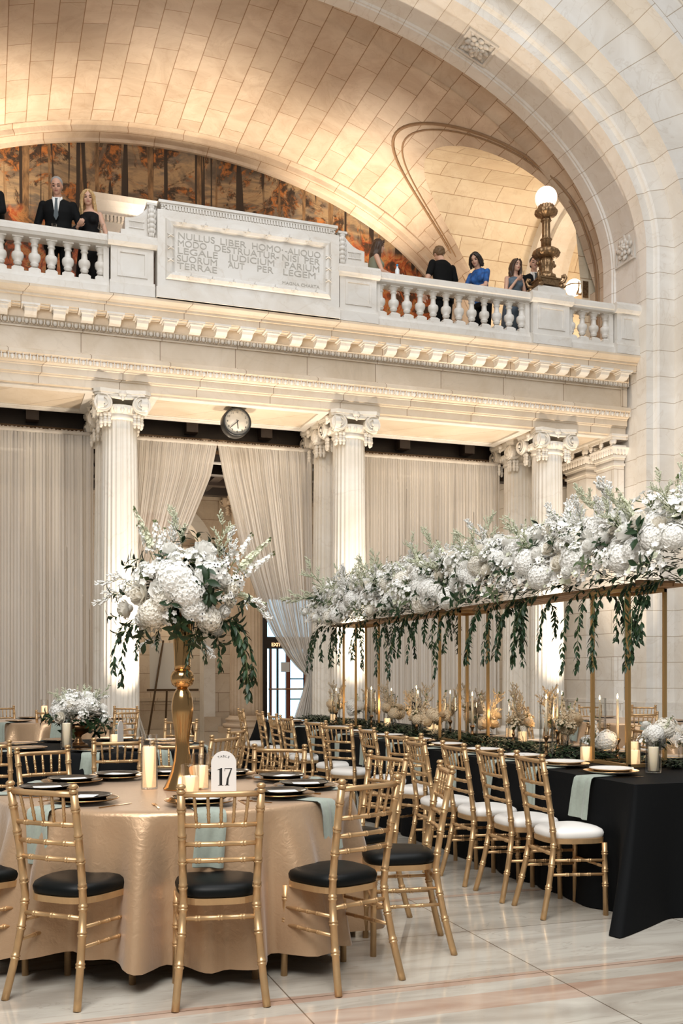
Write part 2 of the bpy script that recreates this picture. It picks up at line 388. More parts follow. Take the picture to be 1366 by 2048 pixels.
struct(MB().box(15.1,15.3,16,22,6.9,13).build('wall_side', M['bay']))
# ---- mural wall, its arch band and the balcony floor
def mural_mat():
    m, nt, b = newmat('mural_paint'); L = nt.links.new
    g = N(nt, 'ShaderNodeNewGeometry')
    def noise(sx, sz, sc, det, rough, dist, off=0):
        mp = N(nt, 'ShaderNodeMapping'); mp.inputs['Scale'].default_value = (sx,0,sz); mp.inputs['Location'].default_value = (off,0,off*.7); L(g.outputs['Position'], mp.inputs['Vector'])
        n = N(nt, 'ShaderNodeTexNoise'); n.inputs['Scale'].default_value = sc; n.inputs['Detail'].default_value = det; n.inputs['Roughness'].default_value = rough; n.inputs['Distortion'].default_value = dist; L(mp.outputs[0], n.inputs['Vector']); return n.outputs['Fac']
    def ramp(f, stops):
        r = N(nt, 'ShaderNodeValToRGB'); cr = r.color_ramp
        cr.elements[0].position, cr.elements[0].color = stops[0][0], c4(stops[0][1]); cr.elements[1].position, cr.elements[1].color = stops[-1][0], c4(stops[-1][1])
        for p, c in stops[1:-1]: cr.elements.new(p).color = c4(c)
        L(f, r.inputs[0]); return r.outputs[0]
    def mix(f, a_, c_):
        x = N(nt, 'ShaderNodeMix', data_type='RGBA'); L(f, x.inputs[0])
        for s, v in ((6,a_),(7,c_)):
            if isinstance(v, tuple): x.inputs[s].default_value = c4(v)
            else: L(v, x.inputs[s])
        return x.outputs[2]
    W0, B0 = (1,1,1), (0,0,0)
    sky = ramp(noise(.45,1.1,1.5,9,.6,.6), [(.3,(.05,.045,.04)),(.42,(.18,.14,.10)),(.50,(.42,.31,.18)),(.58,(.16,.14,.12)),(.68,(.46,.28,.12))])
    crown = ramp(noise(1,1,.75,8,.75,1.2,3), [(.50,B0),(.55,W0)]); leafc = ramp(noise(1,1,5,6,.7,.8), [(.35,(.012,.008,.006)),(.48,(.06,.03,.014)),(.60,(.46,.17,.035))])
    c = mix(crown, sky, leafc)
    t1 = noise(2.6,.09,1.7,3,.5,.25); c = mix(ramp(t1, [(.56,B0),(.575,W0)]), c, (.020,.011,.007))
    t2 = noise(2.2,.08,1.9,3,.5,.2,7); c = mix(ramp(t2, [(.585,B0),(.60,W0)]), c, ramp(noise(3,.8,4,5,.6,.3), [(.35,(.10,.06,.03)),(.65,(.34,.21,.10))]))
    fig = ramp(noise(1,1,2.3,9,.7,.9,5), [(.30,(.015,.009,.006)),(.44,(.07,.028,.012)),(.50,(.40,.08,.016)),(.56,(.48,.24,.08)),(.64,(.04,.02,.012)),(.8,(.38,.22,.10))])
    sp = N(nt, 'ShaderNodeSeparateXYZ'); L(g.outputs['Position'], sp.inputs[0])
    ad = N(nt, 'ShaderNodeMath', operation='MULTIPLY_ADD'); ad.inputs[1].default_value = 3.0; L(noise(1,.3,.9,4,.6,.4,9), ad.inputs[0]); L(sp.outputs[2], ad.inputs[2])
    mr = N(nt, 'ShaderNodeMapRange'); mr.inputs[1].default_value = 12.65; mr.inputs[2].default_value = 12.45; L(ad.outputs[0], mr.inputs[0])
    c = mix(mr.outputs[0], c, fig); dk = N(nt, 'ShaderNodeMix', data_type='RGBA', blend_type='MULTIPLY'); dk.inputs[0].default_value = 1; L(c, dk.inputs[6]); dk.inputs[7].default_value = (.85,.80,.76,1); L(dk.outputs[2], b.inputs['Base Color']); b.inputs['Roughness'].default_value = .5
    return m
struct(MB().box(XL-1, XR+1, YM+.01, YM+.3, 6.6, 14).build('wall_back', M['vault']))
mural = MB()
mc = [(AX+6.97*cos(pi*i/64), ZS+4.1*sin(pi*i/64)) for i in range(65)]
mural.prism([(AX+6.97,6.95)]+mc+[(AX-6.97,6.95)], lambda x,z: (x,YM-.03,z), lambda x,z: (x,YM,z))
tag(mural.build('mural', mural_mat()), 'dark painted forest mural in browns and reds filling the arched end wall', 'mural')
def band(prof, z0=6.95):
    mb = MB(); n = 72; A = []
    for e, y in prof:
        a, b_ = 7.0+e, 4.12+e; A.append([(AX+a, y, z0)] + [(AX+a*cos(pi*i/n), y, ZS+b_*sin(pi*i/n)) for i in range(n+1)] + [(AX-a, y, z0)])
    Ls = [0]
    for p, q in zip(A[0], A[0][1:]): Ls.append(Ls[-1]+math.dist(p,q))
    c = 0
    for (e0,y0), (e1,y1), P, Q in zip(prof, prof[1:], A, A[1:]):
        d = math.dist((e0,y0),(e1,y1)); vs = []; uv = []
        for i in range(len(P)): vs += [P[i], Q[i]]; uv += [(Ls[i], c), (Ls[i], c+d)]
        mb.add(vs, [(2*i,2*i+2,2*i+3,2*i+1) for i in range(len(P)-1)], False, 0, uv); c += d
    return mb
struct(band([(-.06,YM),(-.06,YM-.10),(.0,YM-.12),(.03,YM-.34),(.03,YM-.40),(.12,YM-.42),(.12,YM-.60),(.2,YM-.62),(.2,YM-.9),(.3,YM-.92)]).build('trim_5', M['vault']))
struct(MB().box(XL-.6, XR+5, 15.55, YM+.2, 6.72, 6.94).build('floor_balcony', M['stone']))
# doorway head against the mural wall, seen behind the standing couple
mb = MB(); dx0, dx1 = 2.35, 5.25; dz = 1.87
mb.ext([(22.2,9.05+dz),(21.75,9.05+dz),(21.72,9.12+dz),(21.66,9.2+dz),(21.6,9.3+dz),(21.58,9.42+dz),(22.2,9.42+dz)], dx0-.35, dx1+.35)
mb.ext([(22.2,8.5+dz),(21.8,8.5+dz),(21.8,9.05+dz),(22.2,9.05+dz)], dx0-.1, dx1+.1)
mb.box(dx0-.1,dx0+.35,21.9,22.25,6.94,8.5+dz).box(dx1-.35,dx1+.1,21.9,22.25,6.94,8.5+dz)
for i in range(44): x = dx0-.2+(dx1-dx0+.4)*i/43; mb.box(x-.025,x+.025,21.7,21.8,8.93+dz,9.05+dz)
struct(mb.build('trim_6', M['stone']))
# ---- entablature
def rep(x0, x1, step):
    n = int(round((x1-x0)/step)); return [x0+(x1-x0)*(i+.5)/n for i in range(n)], (x1-x0)/n
mb = MB()
prof = [(17.25,5.64),(15.66,5.64),(15.66,5.755),(15.64,5.765),(15.635,5.785),(15.615,5.79),(15.615,5.885),(15.60,5.895),(15.60,5.91),(15.56,5.93),(15.52,6.02),(15.50,6.03),(15.50,6.075),(15.52,6.10),
        (15.64,6.105),(15.64,6.46),(15.615,6.47),(15.615,6.48),(15.57,6.55),(15.555,6.56),(15.555,6.70),(15.33,6.70),(15.33,6.795),(15.305,6.80),(15.305,6.835),(15.28,6.84),(15.265,6.86),(15.22,6.90),(15.215,6.93),(15.23,6.94),(15.7,6.945),(17.25,6.945)]
mb.ext(prof, XL, XR)
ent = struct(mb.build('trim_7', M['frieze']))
mb = MB(); xs, st = rep(XL, XR, .1)
for x in xs:
    mb.ball((x,15.585,6.515),(st*.36,.022,.04),6,4); mb.box(x+st*.44,x+st*.56,15.565,15.60,6.48,6.55)
    mb.ball((x,15.545,5.975),(st*.33,.025,.042),6,4); mb.box(x+st*.44,x+st*.56,15.515,15.56,5.94,6.02)
mb.build('egg_and_dart_moulding', M['stone'], ent)
# sunk panels of the frieze
mb = MB()
mb.box(XL,XR,15.615,15.645,6.105,6.135).box(XL,XR,15.615,15.645,6.435,6.462)
mb.box(XR-.12,XR,15.615,15.645,6.13,6.44)
mb.build('frieze_border', M['frieze'], ent)
mod = MB(); mod.extz([(-.13,15.33),(.13,15.33),(.13,15.56),(-.13,15.56)], 6.672, 6.70)
mod.ext([(15.555,6.56),(15.46,6.565),(15.40,6.60),(15.385,6.64),(15.36,6.655),(15.36,6.675),(15.555,6.675)], -.085, .085)
mod.box(-.10,.10,15.35,15.555,6.65,6.672)
mm_ = mod.mesh('modillion', M['stone']); xs, st = rep(XL, XR, .4)
for x in xs: link('modillion', mm_, ent, (x,0,0))
cof = MB()
for x in xs:
    cof.box(x+st/2-.06,x+st/2+.06,15.37,15.385,6.685,6.70).box(x+st/2-.06,x+st/2+.06,15.50,15.515,6.685,6.70)
cof.build('soffit_coffer', M['stone'], ent)
# soffit panel between the columns
mb = MB()
for x0, x1 in ((XL,-1.5),(-1.3+.9,1.55),(2.35,5.25),(6.05,8.95),(9.8,10.6)):
    if x1-x0 < .3: continue
    mb.box(x0,x1,15.75,15.9,5.61,5.645).box(x0,x1,17.0,17.15,5.61,5.645).box(x0,x0+.14,15.9,17,5.61,5.645).box(x1-.14,x1,15.9,17,5.61,5.645)
    mb.box(x0+.14,x1-.14,15.9,15.95,5.625,5.645).box(x0+.14,x1-.14,16.95,17,5.625,5.645)
mb.build('soffit_panel', M['stone'], ent)
# dark coffered ceiling of the rear hall and a gilt beam
mb = MB(); mb.box(XL-1, XR+3, 17.25, 25.9, 5.68, 5.95)
for y in (18.2,19.4,20.6,21.8,23.0): mb.box(XL-1, XR+3, y-.12, y+.12, 5.42, 5.68)
for x in [XL+1.3*i for i in range(13)]: mb.box(x-.1, x+.1, 17.25, 25.9, 5.48, 5.68)
struct(mb.build('ceiling_rear', M['dark']))
mb = MB(); mb.ext([(17.5,5.30),(17.46,5.33),(17.46,5.38),(17.42,5.42),(17.5,5.44)], XL, XR).ext([(17.5,5.18),(17.45,5.2),(17.47,5.24),(17.5,5.25)], XL, XR)
struct(mb.build('trim_8', M['darktrim'])); struct(MB().box(XL,XR,17.5,17.62,5.05,5.7).build('trim_9', M['dark']))
# ---- columns
def volute(mb, c, r, ax_u, ax_n, flip=1, depth=.05):
    """scroll: a thick disc with a spiral ridge; ax_u across, ax_n the facing direction"""
    U = Vector(ax_u)*flip; Nn = Vector(ax_n); Z = Vector((0,0,1)); C = Vector(c)
    ring = lambda rad, d: [C + U*(rad*cos(2*pi*i/20)) + Z*(rad*sin(2*pi*i/20)) + Nn*d for i in range(20)]
    vs = ring(r,-depth)+ring(r,.0)+ring(r*.8,.0); n = 20
    mb.add(vs, [(k*n+i,k*n+(i+1)%n,(k+1)*n+(i+1)%n,(k+1)*n+i) for k in range(2) for i in range(n)]+[tuple(range(2*n,3*n))], False)
    sp = []
    for i in range(46):
        a = i/45; rr = r*(.93-.75*a); w = 2*pi*2.1*a + pi/2
        sp.append(C + U*(rr*cos(w)) + Z*(rr*sin(w)) + Nn*(.004+.02*a))
    mb.tube(sp, [r*.085*(1-.4*i/45) for i in range(46)], 6)
    mb.ball(C+Nn*.02, r*.2, 8, 6)
def flute(nf, depth): return lambda w, z: 1 - depth*max(0, abs(sin(nf*w/2))**.7 - .25)
def column_parts():
    R0, R1 = .302, .262
    base = MB(); base.box(-.43,.43,-.43,.43,0,.13)
    base.lathe([(.41,.13),(.43,.16),(.435,.19),(.42,.22),(.37,.235),(.355,.26),(.365,.285),(.385,.30),(.39,.325),(.375,.345),(.335,.355),(.32,.40),(.3,.41)], 40)
    sh = MB(); prof = []
    for i in range(25):
        a = i/24; prof.append((R0-(R0-R1)*a**1.6, .40+4.87*a))
    sh.lathe(prof, 144, mod=flute(24, .085))
    cap = MB(); cap.lathe([(.262,5.22),(.285,5.245),(.29,5.265),(.275,5.28),(.28,5.30),(.33,5.36),(.345,5.40),(.33,5.43),(.3,5.44)], 40)
    for i in range(20):
        w = 2*pi*i/20; cap.ball((.325*cos(w),.325*sin(w),5.365),(.035,.035,.05),6,4)
    q = .40; pts = []
    for k in range(4):                        # concave abacus
        a = pi/4+k*pi/2; A = Vector((q*1.30*cos(a-.12),q*1.30*sin(a-.12))); B = Vector((q*1.30*cos(a+.12),q*1.30*sin(a+.12)))
        pts += [A, B]
        a2 = a+pi/4; C = Vector((q*.82*cos(a2),q*.82*sin(a2)))
        nx = Vector((q*1.30*cos(a+pi/2-.12),q*1.30*sin(a+pi/2-.12)))
        for t in (.25,.5,.75):
            p = B.lerp(nx, t); pts.append(p.lerp(C, 1-abs(t-.5)*1.2 if True else 0) if t != .5 else C)
    P = [(p.x,p.y) for p in pts]
    cap.extz(P, 5.55, 5.585).extz([(x*1.04,y*1.04) for x,y in P], 5.585, 5.64)
    for k in range(4): a = k*pi/2; cap.ball((.35*cos(a),.35*sin(a),5.58),(.07,.07,.06),8,6); cap.ball((.38*cos(a),.38*sin(a),5.52),(.03,.03,.05),6,4)
    for k in range(4): a = k*pi/2; c, s_ = cos(a), sin(a); 
    vol = MB()
    for k in range(4):
        a = k*pi/2; nn = Vector((cos(a),sin(a),0)); u = Vector((-sin(a),cos(a),0))
        for f in (-1,1):
            volute(vol, nn*.37 + u*(f*.285) + Vector((0,0,5.435)), .135, u, nn, f, .09)
        vol.tube([nn*.34+u*(-.25)+Vector((0,0,5.545)), nn*.36+Vector((0,0,5.515)), nn*.34+u*.25+Vector((0,0,5.545))], [.03,.022,.03], 8)
    tas = MB()
    for k in range(4):
        a = k*pi/2; nn = Vector((cos(a),sin(a),0)); u = Vector((-sin(a),cos(a),0))
        for f in (-.19,.19,-.30,.30):
            p = nn*(.30 if abs(f) < .25 else .25)+u*f
            for z, r in ((5.27,.035),(5.215,.03),(5.165,.036),(5.125,.026)): tas.ball(p+Vector((0,0,z)), (r,r,.038), 8, 5)
    return [('base',base),('shaft',sh),('capital',cap)], [('volute',vol),('tassel',tas)]
def make_column(mat, label, loc, tall=None):
    t = thing('column', label, 'column', loc, group='fluted columns of the hall')
    a, b_ = column_parts()
    cp_ = None
    for n, mb in a: o = mb.build(n, mat, t); cp_ = o
    for n, mb in b_: mb.build(n, mat, cp_)
    return t
c0 = make_column(M['column'], 'bright fluted column left of the clock, behind the flower vase', (1.93,15.98,0))
dup(c0, (5.66,15.98,0), label='bright fluted column right of the clock, behind the far end of the flower runner')
dup(c0, (9.39,15.98,0), label='bright fluted column nearest the big white pier at the right')
rcs = [dup(c0, (1.93,17.02,0), label='shaded fluted column half hidden behind the column left of the clock'),
       dup(c0, (5.66,17.02,0), label='shaded fluted column half hidden behind the middle bright column'),
       dup(c0, (9.39,17.02,0), label='shaded fluted column half hidden behind the column nearest the pier')]
t = make_column(M['rearcol'], 'brown fluted column deep in the rear hall beside the exit door', (5.72,23.3,0))
for ch in t.children: ch.scale = (1.28,1.28,1)
# ---- pilasters against the right jamb
def pilaster(y0, y1, x0=10.6):
    mb = MB(); mb.box(x0,XR+.01,y0,y1,.9,5.3)
    mb.box(x0-.09,XR+.01,y0-.09,y1+.09,0,.6).box(x0-.06,XR+.01,y0-.06,y1+.06,.6,.72).box(x0-.03,XR+.01,y0-.03,y1+.03,.72,.9)
    mb.box(x0-.03,XR+.01,y0-.03,y1+.03,5.10,5.14)
    for k, (o, za, zb) in enumerate(((.02,5.2,5.24),(.05,5.24,5.28),(.07,5.42,5.46),(.11,5.55,5.6),(.13,5.6,5.64))): mb.box(x0-o,XR+.01,y0-o,y1+o,za,zb)
    mb.frustum(((x0+XR)/2,(y0+y1)/2),((XR-x0)/2+.03,(y1-y0)/2+.03),((XR-x0)/2+.10,(y1-y0)/2+.10),5.28,5.42)
    n = 9
    for i in range(n):
        y = y0-.06+(y1-y0+.12)*(i+.5)/n; mb.ball((x0-.06,y,5.35),(.03,.032,.065),6,5)
    for i in range(3): mb.ball((x0+.02+.07*i,y0-.06,5.35),(.032,.03,.065),6,5)
    for y in (y0-.05,(y0+y1)/2,y1+.05): mb.ball((x0-.08,y,5.50),(.04,.05,.07),8,5)
    mb.ball((x0-.05,y0-.05,5.52),(.06,.06,.08),8,5)
    return mb
struct(pilaster(15.72,16.28).build('trim_10', M['block'])); struct(pilaster(16.62,17.3).build('trim_11', M['block']))
# jamb walls beyond the arch, below the entablature
struct(MB().box(XR,XR+.3,16.3,25.9,0,6).box(XL-.3,XL,16.3,25.9,0,6).build('wall_left', M['block']))
# stone base course round the pier
mb = MB()
for p, e in (((14.95),0),):
    mb.extz([(XR-.10,16.3),(XR-.10,15.0),(XR+.12,15.0),(XR+.12,14.86),(XR+.46,14.86),(XR+.46,14.44),(XR+1.3,14.44),(XR+1.3,16.3)],0,.55)
    mb.extz([(XR-.06,16.3),(XR-.06,15.02),(XR+.14,15.02),(XR+.14,14.89),(XR+.48,14.89),(XR+.48,14.48),(XR+1.3,14.48),(XR+1.3,16.3)],.55,.72)
    mb.extz([(XR-.03,16.3),(XR-.03,15.03),(XR+.14,15.03),(XR+.14,14.92),(XR+.49,14.92),(XR+.49,14.51),(XR+1.3,14.51),(XR+1.3,16.3)],.72,.88)
struct(mb.build('baseboard_right', M['stone']))
# ---- rear hall: end wall with an arched opening and a lit niche, exit door
YB = 24.2
mb = MB(); ao, zo = 1.12, 4.15
mb.box(XL-.2, AX-ao, YB, YB+.5, 0, 6).box(AX+ao, 6.35, YB, YB+.5, 0, 6).box(7.75, XR+.1, YB, YB+.5, 0, 6).box(6.35,7.75,YB,YB+.5,3.3,6)
top = [(AX-ao,6),(AX-ao,zo)] + [(AX-ao*cos(pi*i/24), zo+ao*sin(pi*i/24)) for i in range(1,24)] + [(AX+ao,zo),(AX+ao,6)]
mb.prism(top, lambda x,z: (x,YB,z), lambda x,z: (x,YB+.5,z))
mb.box(AX+ao-.02,5.3,YB-.12,YB,0,.35).box(XL,AX-ao+.02,YB-.12,YB,0,.35)
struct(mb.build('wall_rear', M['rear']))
mb = MB(); P = [(AX-ao*r*cos(pi*i/24), zo+ao*r*sin(pi*i/24)) for r in (.975,) for i in range(25)]
Q = [(AX-ao*1.22*cos(pi*i/24), zo+ao*1.22*sin(pi*i/24)) for i in range(25)]
P = [(AX-ao*.975,0)]+P+[(AX+ao*.975,0)]; Q = [(AX-ao*1.22,0)]+Q+[(AX+ao*1.22,0)]
vs = []
for p, q in zip(P,Q): vs += [(p[0],YB+.45,p[1]),(p[0],YB-.06,p[1]),(q[0],YB-.06,q[1]),(q[0],YB,q[1])]
mb.add(vs, [(4*i+j,4*i+4+j,4*i+5+j,4*i+1+j) for i in range(len(P)-1) for j in range(3)])
struct(mb.build('trim_12', M['stone']))
mb = MB(); mb.box(2.0,6.3,25.6,25.8,0,5.0)
mb.box(2.1,6.2,25.5,25.62,.62,.70).box(2.1,6.2,25.46,25.62,.70,.78).box(2.1,6.2,25.52,25.62,0,.62)
struct(mb.build('wall_niche', M['rear']))
struct(MB().box(2.1,6.2,25.5,25.7,4.75,5.05).box(2.1,6.2,25.42,25.7,4.45,4.52).build('trim_13', M['stone']))
struct(MB().box(2.0,6.2,25.45,25.85,5.05,5.6).build('trim_14', plain('orange_red_frieze', (.62,.15,.04), .6)))
# ================================================================== BALCONY: balustrade, tablet, lamps, clock, drapes, door
def text_mesh(s, h, x0=None, x1=None, depth=.004, bold=0.0):
    """letters lying in XY, baseline at 0, cap height h, squeezed between x0 and x1 if given"""
    c = bpy.data.curves.new('lettering', 'FONT'); c.body = s; c.size = h/.729; c.extrude = depth; c.offset = bold
    o = bpy.data.objects.new('lettering', c); COL.objects.link(o); bpy.context.view_layer.update()
    me = bpy.data.meshes.new_from_object(o.evaluated_get(bpy.context.evaluated_depsgraph_get()))
    bpy.data.objects.remove(o); bpy.data.curves.remove(c)
    xs = [v.co.x for v in me.vertices]; a, b = min(xs), max(xs)
    for v in me.vertices:
        if x0 is not None: v.co.x = x0 + (v.co.x-a)*(x1-x0)/(b-a)
        else: v.co.x -= (a+b)/2
    return me
def text_mb(mb, s, h, fn, x0=None, x1=None, depth=.004, bold=0.0, mi=0):
    me = text_mesh(s, h, x0, x1, depth, bold)
    mb.add([fn(v.co) for v in me.vertices], [tuple(p.vertices) for p in me.polygons], False, mi); bpy.data.meshes.remove(me); return mb
ZB, ZR = 6.945, 7.82                          # cornice top and rail top
ped = [(-1.81,-1.11),(1.72,2.34),(5.26,5.88),(8.71,9.41),(10.36,10.80)]
bal_t = thing('balustrade', 'white marble balustrade with turned balusters along the balcony edge', 'balustrade', (0,15.42,ZB))
def yz(poly): return [(y-15.42, z-ZB) for y, z in poly]
plinth = [(15.30,6.945),(15.30,7.06),(15.33,7.075),(15.35,7.12),(15.35,7.15),(15.62,7.15),(15.62,6.945)]
rail = [(15.36,7.655),(15.30,7.665),(15.28,7.70),(15.27,7.71),(15.27,7.775),(15.285,7.785),(15.29,7.80),(15.31,7.82),(15.62,7.82),(15.64,7.80),(15.64,7.71),(15.6,7.66)]
for x0, x1 in ((XL,ped[0][0]),(ped[0][1],ped[1][0]),(ped[2][1],ped[3][0]),(ped[3][1],ped[4][0])):
    MB().ext(yz(plinth), x0-.02, x1+.02).build('plinth', M['stone'], bal_t); MB().ext(yz(rail), x0-.02, x1+.02).build('handrail', M['stone'], bal_t)
for i, (x0, x1) in enumerate(ped):
    p = MB(); f, b_ = 15.25, 15.66
    p.ext(yz([(f-.02,6.945),(f-.02,7.10),(f+.01,7.12),(f+.01,7.15),(b_,7.15),(b_,6.945)]), x0-.02, x1+.02)
    p.box(x0, x1, f+.02-15.42, b_-15.42, .2, .72)
    w = x1-x0
    for a, c, z0, z1 in ((x0+.09,x0+.13,.27,.66),(x1-.13,x1-.09,.27,.66),(x0+.13,x1-.13,.27,.31),(x0+.13,x1-.13,.62,.66)):
        p.box(a, c, f+.005-15.42, f+.03-15.42, z0, z1)
    p.ext(yz([(f,7.65),(f-.03,7.66),(f-.06,7.70),(f-.06,7.775),(f-.045,7.79),(f-.03,7.825),(b_+.03,7.825),(b_+.03,7.66),(b_,7.65)]), x0-.05, min(x1+.05, XR))
    for xx in (x0-.10, x1+.02) if i not in (1,2) else ((x0-.10,) if i == 1 else (x1+.02,)):
        if xx+.08 < XR: p.box(xx, xx+.08, 15.36-15.42, 15.58-15.42, .2, .71)
    p.build('pedestal', M['stone'], bal_t)
bprof = [(.062,.0),(.062,.05),(.045,.075),(.04,.085),(.055,.10),(.057,.115),(.048,.13),(.072,.165),(.08,.20),(.078,.235),(.068,.255),(.05,.262),(.043,.28),(.037,.34),(.038,.365),(.05,.372),(.052,.385),(.042,.392),(.045,.41),(.062,.445),(.068,.46)]
mb = MB(); mb.box(-.085,.085,-.085,.085,0,.045); mb.frustum((0,0),(.085,.085),(.05,.05),.045,.08)
mb.lathe([(r*1.08, z+.03) for r, z in bprof[2:]], 20); mb.box(-.078,.078,-.078,.078,.485,.505)
bme = mb.mesh('baluster', M['stone'])
for x0, x1, n in ((ped[0][1],ped[1][0],12),(ped[2][1],ped[3][0],12),(ped[3][1],ped[4][0],4)):
    a, b_ = x0+.13, x1-.13
    for i in range(n): link('baluster', bme, bal_t, (a+(b_-a)*i/(n-1), 0.03, .205))
# ---- inscription tablet with garland brackets
tx0, tx1, ty = 2.385, 5.225, 15.2
tab = thing('inscription_tablet', 'large white marble tablet carved with a five line Latin inscription', 'tablet', (AX, ty, ZB))
def L(x, y, z): return (x-AX, y-ty, z-ZB)
def lbox(mb, x0, x1, y0, y1, z0, z1): return mb.box(x0-AX, x1-AX, y0-ty, y1-ty, z0-ZB, z1-ZB)
mb = MB(); lbox(mb, tx0, tx1, ty, 15.66, 6.945, 8.25); lbox(mb, tx0-.015, tx1+.015, ty-.02, 15.68, 6.945, 7.10)
mb.build('slab', M['stone'], tab)
mb = MB(); lbox(mb, tx0+.06, tx1-.06, ty+.04, 15.62, 8.25, 8.34); lbox(mb, tx0+.02, tx1-.02, ty, 15.64, 8.36, 8.40); lbox(mb, tx0+.05, tx1-.05, ty+.02, 15.64, 8.335, 8.36)
lbox(mb, tx0+.05, tx1-.05, ty+.02, 15.64, 8.25, 8.265)
n = 58
for i in range(n):
    x = tx0+.16+(tx1-tx0-.32)*i/(n-1); lbox(mb, x-.013, x+.013, ty+.01, ty+.05, 8.27, 8.335)
for x in (tx0+.1, tx1-.1):
    for k in range(5): mb.ball(L(x+.03*cos(k*1.26), ty+.03, 8.30+.03*sin(k*1.26)), (.02,.015,.02), 6, 4)
mb.build('cornice', M['stone'], tab)
fr = MB(); o0, o1, i0, i1 = (2.50,7.22),(5.09,8.13),(2.64,7.34),(4.96,8.01)
def ring(a, b_, ya, c, d, yb):
    A = [(a[0],a[1]),(b_[0],a[1]),(b_[0],b_[1]),(a[0],b_[1])]; B = [(c[0],c[1]),(d[0],c[1]),(d[0],d[1]),(c[0],d[1])]
    fr.add([L(x,ya,z) for x,z in A]+[L(x,yb,z) for x,z in B], [(i,(i+1)%4,4+(i+1)%4,4+i) for i in range(4)])
sh = lambda p, k: (p[0]+k, p[1]+k)
ring(o0,o1,ty,sh(o0,.02),sh(o1,-.02),ty-.035); ring(sh(o0,.02),sh(o1,-.02),ty-.035,sh(o0,.06),sh(o1,-.06),ty-.065)
ring(sh(o0,.06),sh(o1,-.06),ty-.065,sh(o0,.10),sh(o1,-.10),ty-.045); ring(sh(o0,.10),sh(o1,-.10),ty-.045,i0,i1,ty-.005)
ring(i0,i1,ty-.005,sh(i0,.015),sh(i1,-.015),ty-.002)
rnd = random.Random(3)
def ribbon(x, z, a):
    for s in (-1,1):
        d = Vector((cos(a+s*.5),0,sin(a+s*.5)))*.055; c = Vector(L(x,ty-.065,z)); fr.tube([c-d, c+Vector((0,-.012,0)), c+d], .009, 5)
for x in [2.75+.325*i for i in range(7)]:
    if x < 4.95: ribbon(x, 8.07, .6); ribbon(x+.1, 7.28, .6)
for z in (7.5,7.68,7.86):
    for x in (2.57, 5.025): ribbon(x, z, .1)
fr.build('frame', M['stone'], tab)
lt = MB()
words = [[('NULLUS',2.694,3.244),('LIBER',3.331,3.729),('HOMO·',3.823,4.31),('-ALIQUO',4.345,4.916)],
 [('MODO',2.688,3.121),('DESTRUATUR-',3.239,4.244),('NISI',4.299,4.561),('PER',4.658,4.905)],
 [('LEGALE',2.688,3.291),('JUDICIUM',3.449,4.17),('PARIUM',4.34,4.896)],
 [('SUORUM',2.676,3.278),('AUT',3.449,3.702),('PER',3.904,4.154),('LEGEM',4.313,4.835)],
 [('TERRAE',2.676,3.278)]]
rows = [(7.852,.098),(7.742,.098),(7.630,.098),(7.518,.098),(7.406,.098)]
for ws, (z, h) in zip(words, rows):
    for s, a, b_ in ws: text_mb(lt, s, h, lambda p, z=z: L(p.x, ty-.002-p.z, z+p.y), a, b_, .004)
text_mb(lt, 'MAGNA CHARTA', .05, lambda p: L(p.x, ty-.002-p.z, 7.375+p.y), 4.30, 4.90, .003)
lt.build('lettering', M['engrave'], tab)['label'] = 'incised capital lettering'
for sx in (-1, 1):                            # stepped block with a hollow top and a drop of fruit
    e = tx0 if sx < 0 else tx1
    sc_ = MB(); w = .52
    P = [(0,0),(w,0),(w,.10),(w-.06,.10),(w-.06,.27),(w-.10,.28)] + [(w-.10-(w-.24)*k/6, .28+.17*(k/6)**2) for k in range(1,7)] + [(.14,.50),(.0,.50)]
    sc_.prism(P, lambda x,z: L(e+sx*x, ty+.10, z+7.825), lambda x,z: L(e+sx*x, ty+.42, z+7.825))
    for a,b_,c,d in ((.18,w-.12,.13,.145),(.18,w-.12,.225,.24)): lbox(sc_, *sorted((e+sx*a, e+sx*b_)), ty+.085, ty+.11, 7.825+c, 7.825+d)
    for k in range(14): x = .2+k*.014; lbox(sc_, *sorted((e+sx*x, e+sx*(x+.006))), ty+.09, ty+.11, 7.97, 8.05)
    lbox(sc_, *sorted((e, e+sx*.15)), ty+.04, ty+.40, 8.31, 8.345)
    sc_.build('scroll_bracket', M['stone'], tab)
    gd = MB()
    for k, z in enumerate((8.30,8.235,8.16,8.085,8.01,7.94,7.885)):
        r = (.03,.045,.055,.058,.055,.05,.03)[k]; c = L(e+sx*.075, ty+.06, z); gd.ball(c, (r,r*.7,.045), 8, 6)
        for q in (-1,1): gd.ball((c[0]+q*r*.8, c[1]+.0, c[2]-.01), (.022,.02,.04), 6, 4)
    gd.build('garland', M['stone'], tab)
# ---- bronze lamp standard on the right pedestal
lx, ly = 9.06, 15.45
lamp = thing('lamp_standard', 'tall bronze lamp standard with a glowing globe on the balustrade pedestal', 'lamp', (lx,ly,7.825))
mb = MB(); mb.box(-.27,.27,-.2,.22,0,.09).box(-.24,.24,-.18,.2,.09,.125); mb.build('stone_block', M['stone'], lamp)
for sx in (-1,1):
    for sy in (-1,1):
        ft = MB(); ft.ball((sx*.20,sy*.17,.155),(.055,.05,.04),8,6).ball((sx*.235,sy*.20,.145),(.035,.03,.025),8,5)
        ft.tube([(sx*.17,sy*.14,.20),(sx*.24,sy*.19,.23),(sx*.27,sy*.2,.30),(sx*.25,sy*.19,.345),(sx*.215,sy*.165,.335),(sx*.215,sy*.165,.30)],[.03,.028,.026,.024,.02,.018],8)
        ft.ball((sx*.24,sy*.185,.315),(.03,.03,.03),8,6)
        ft.build('claw_foot', M['bronze'], lamp)
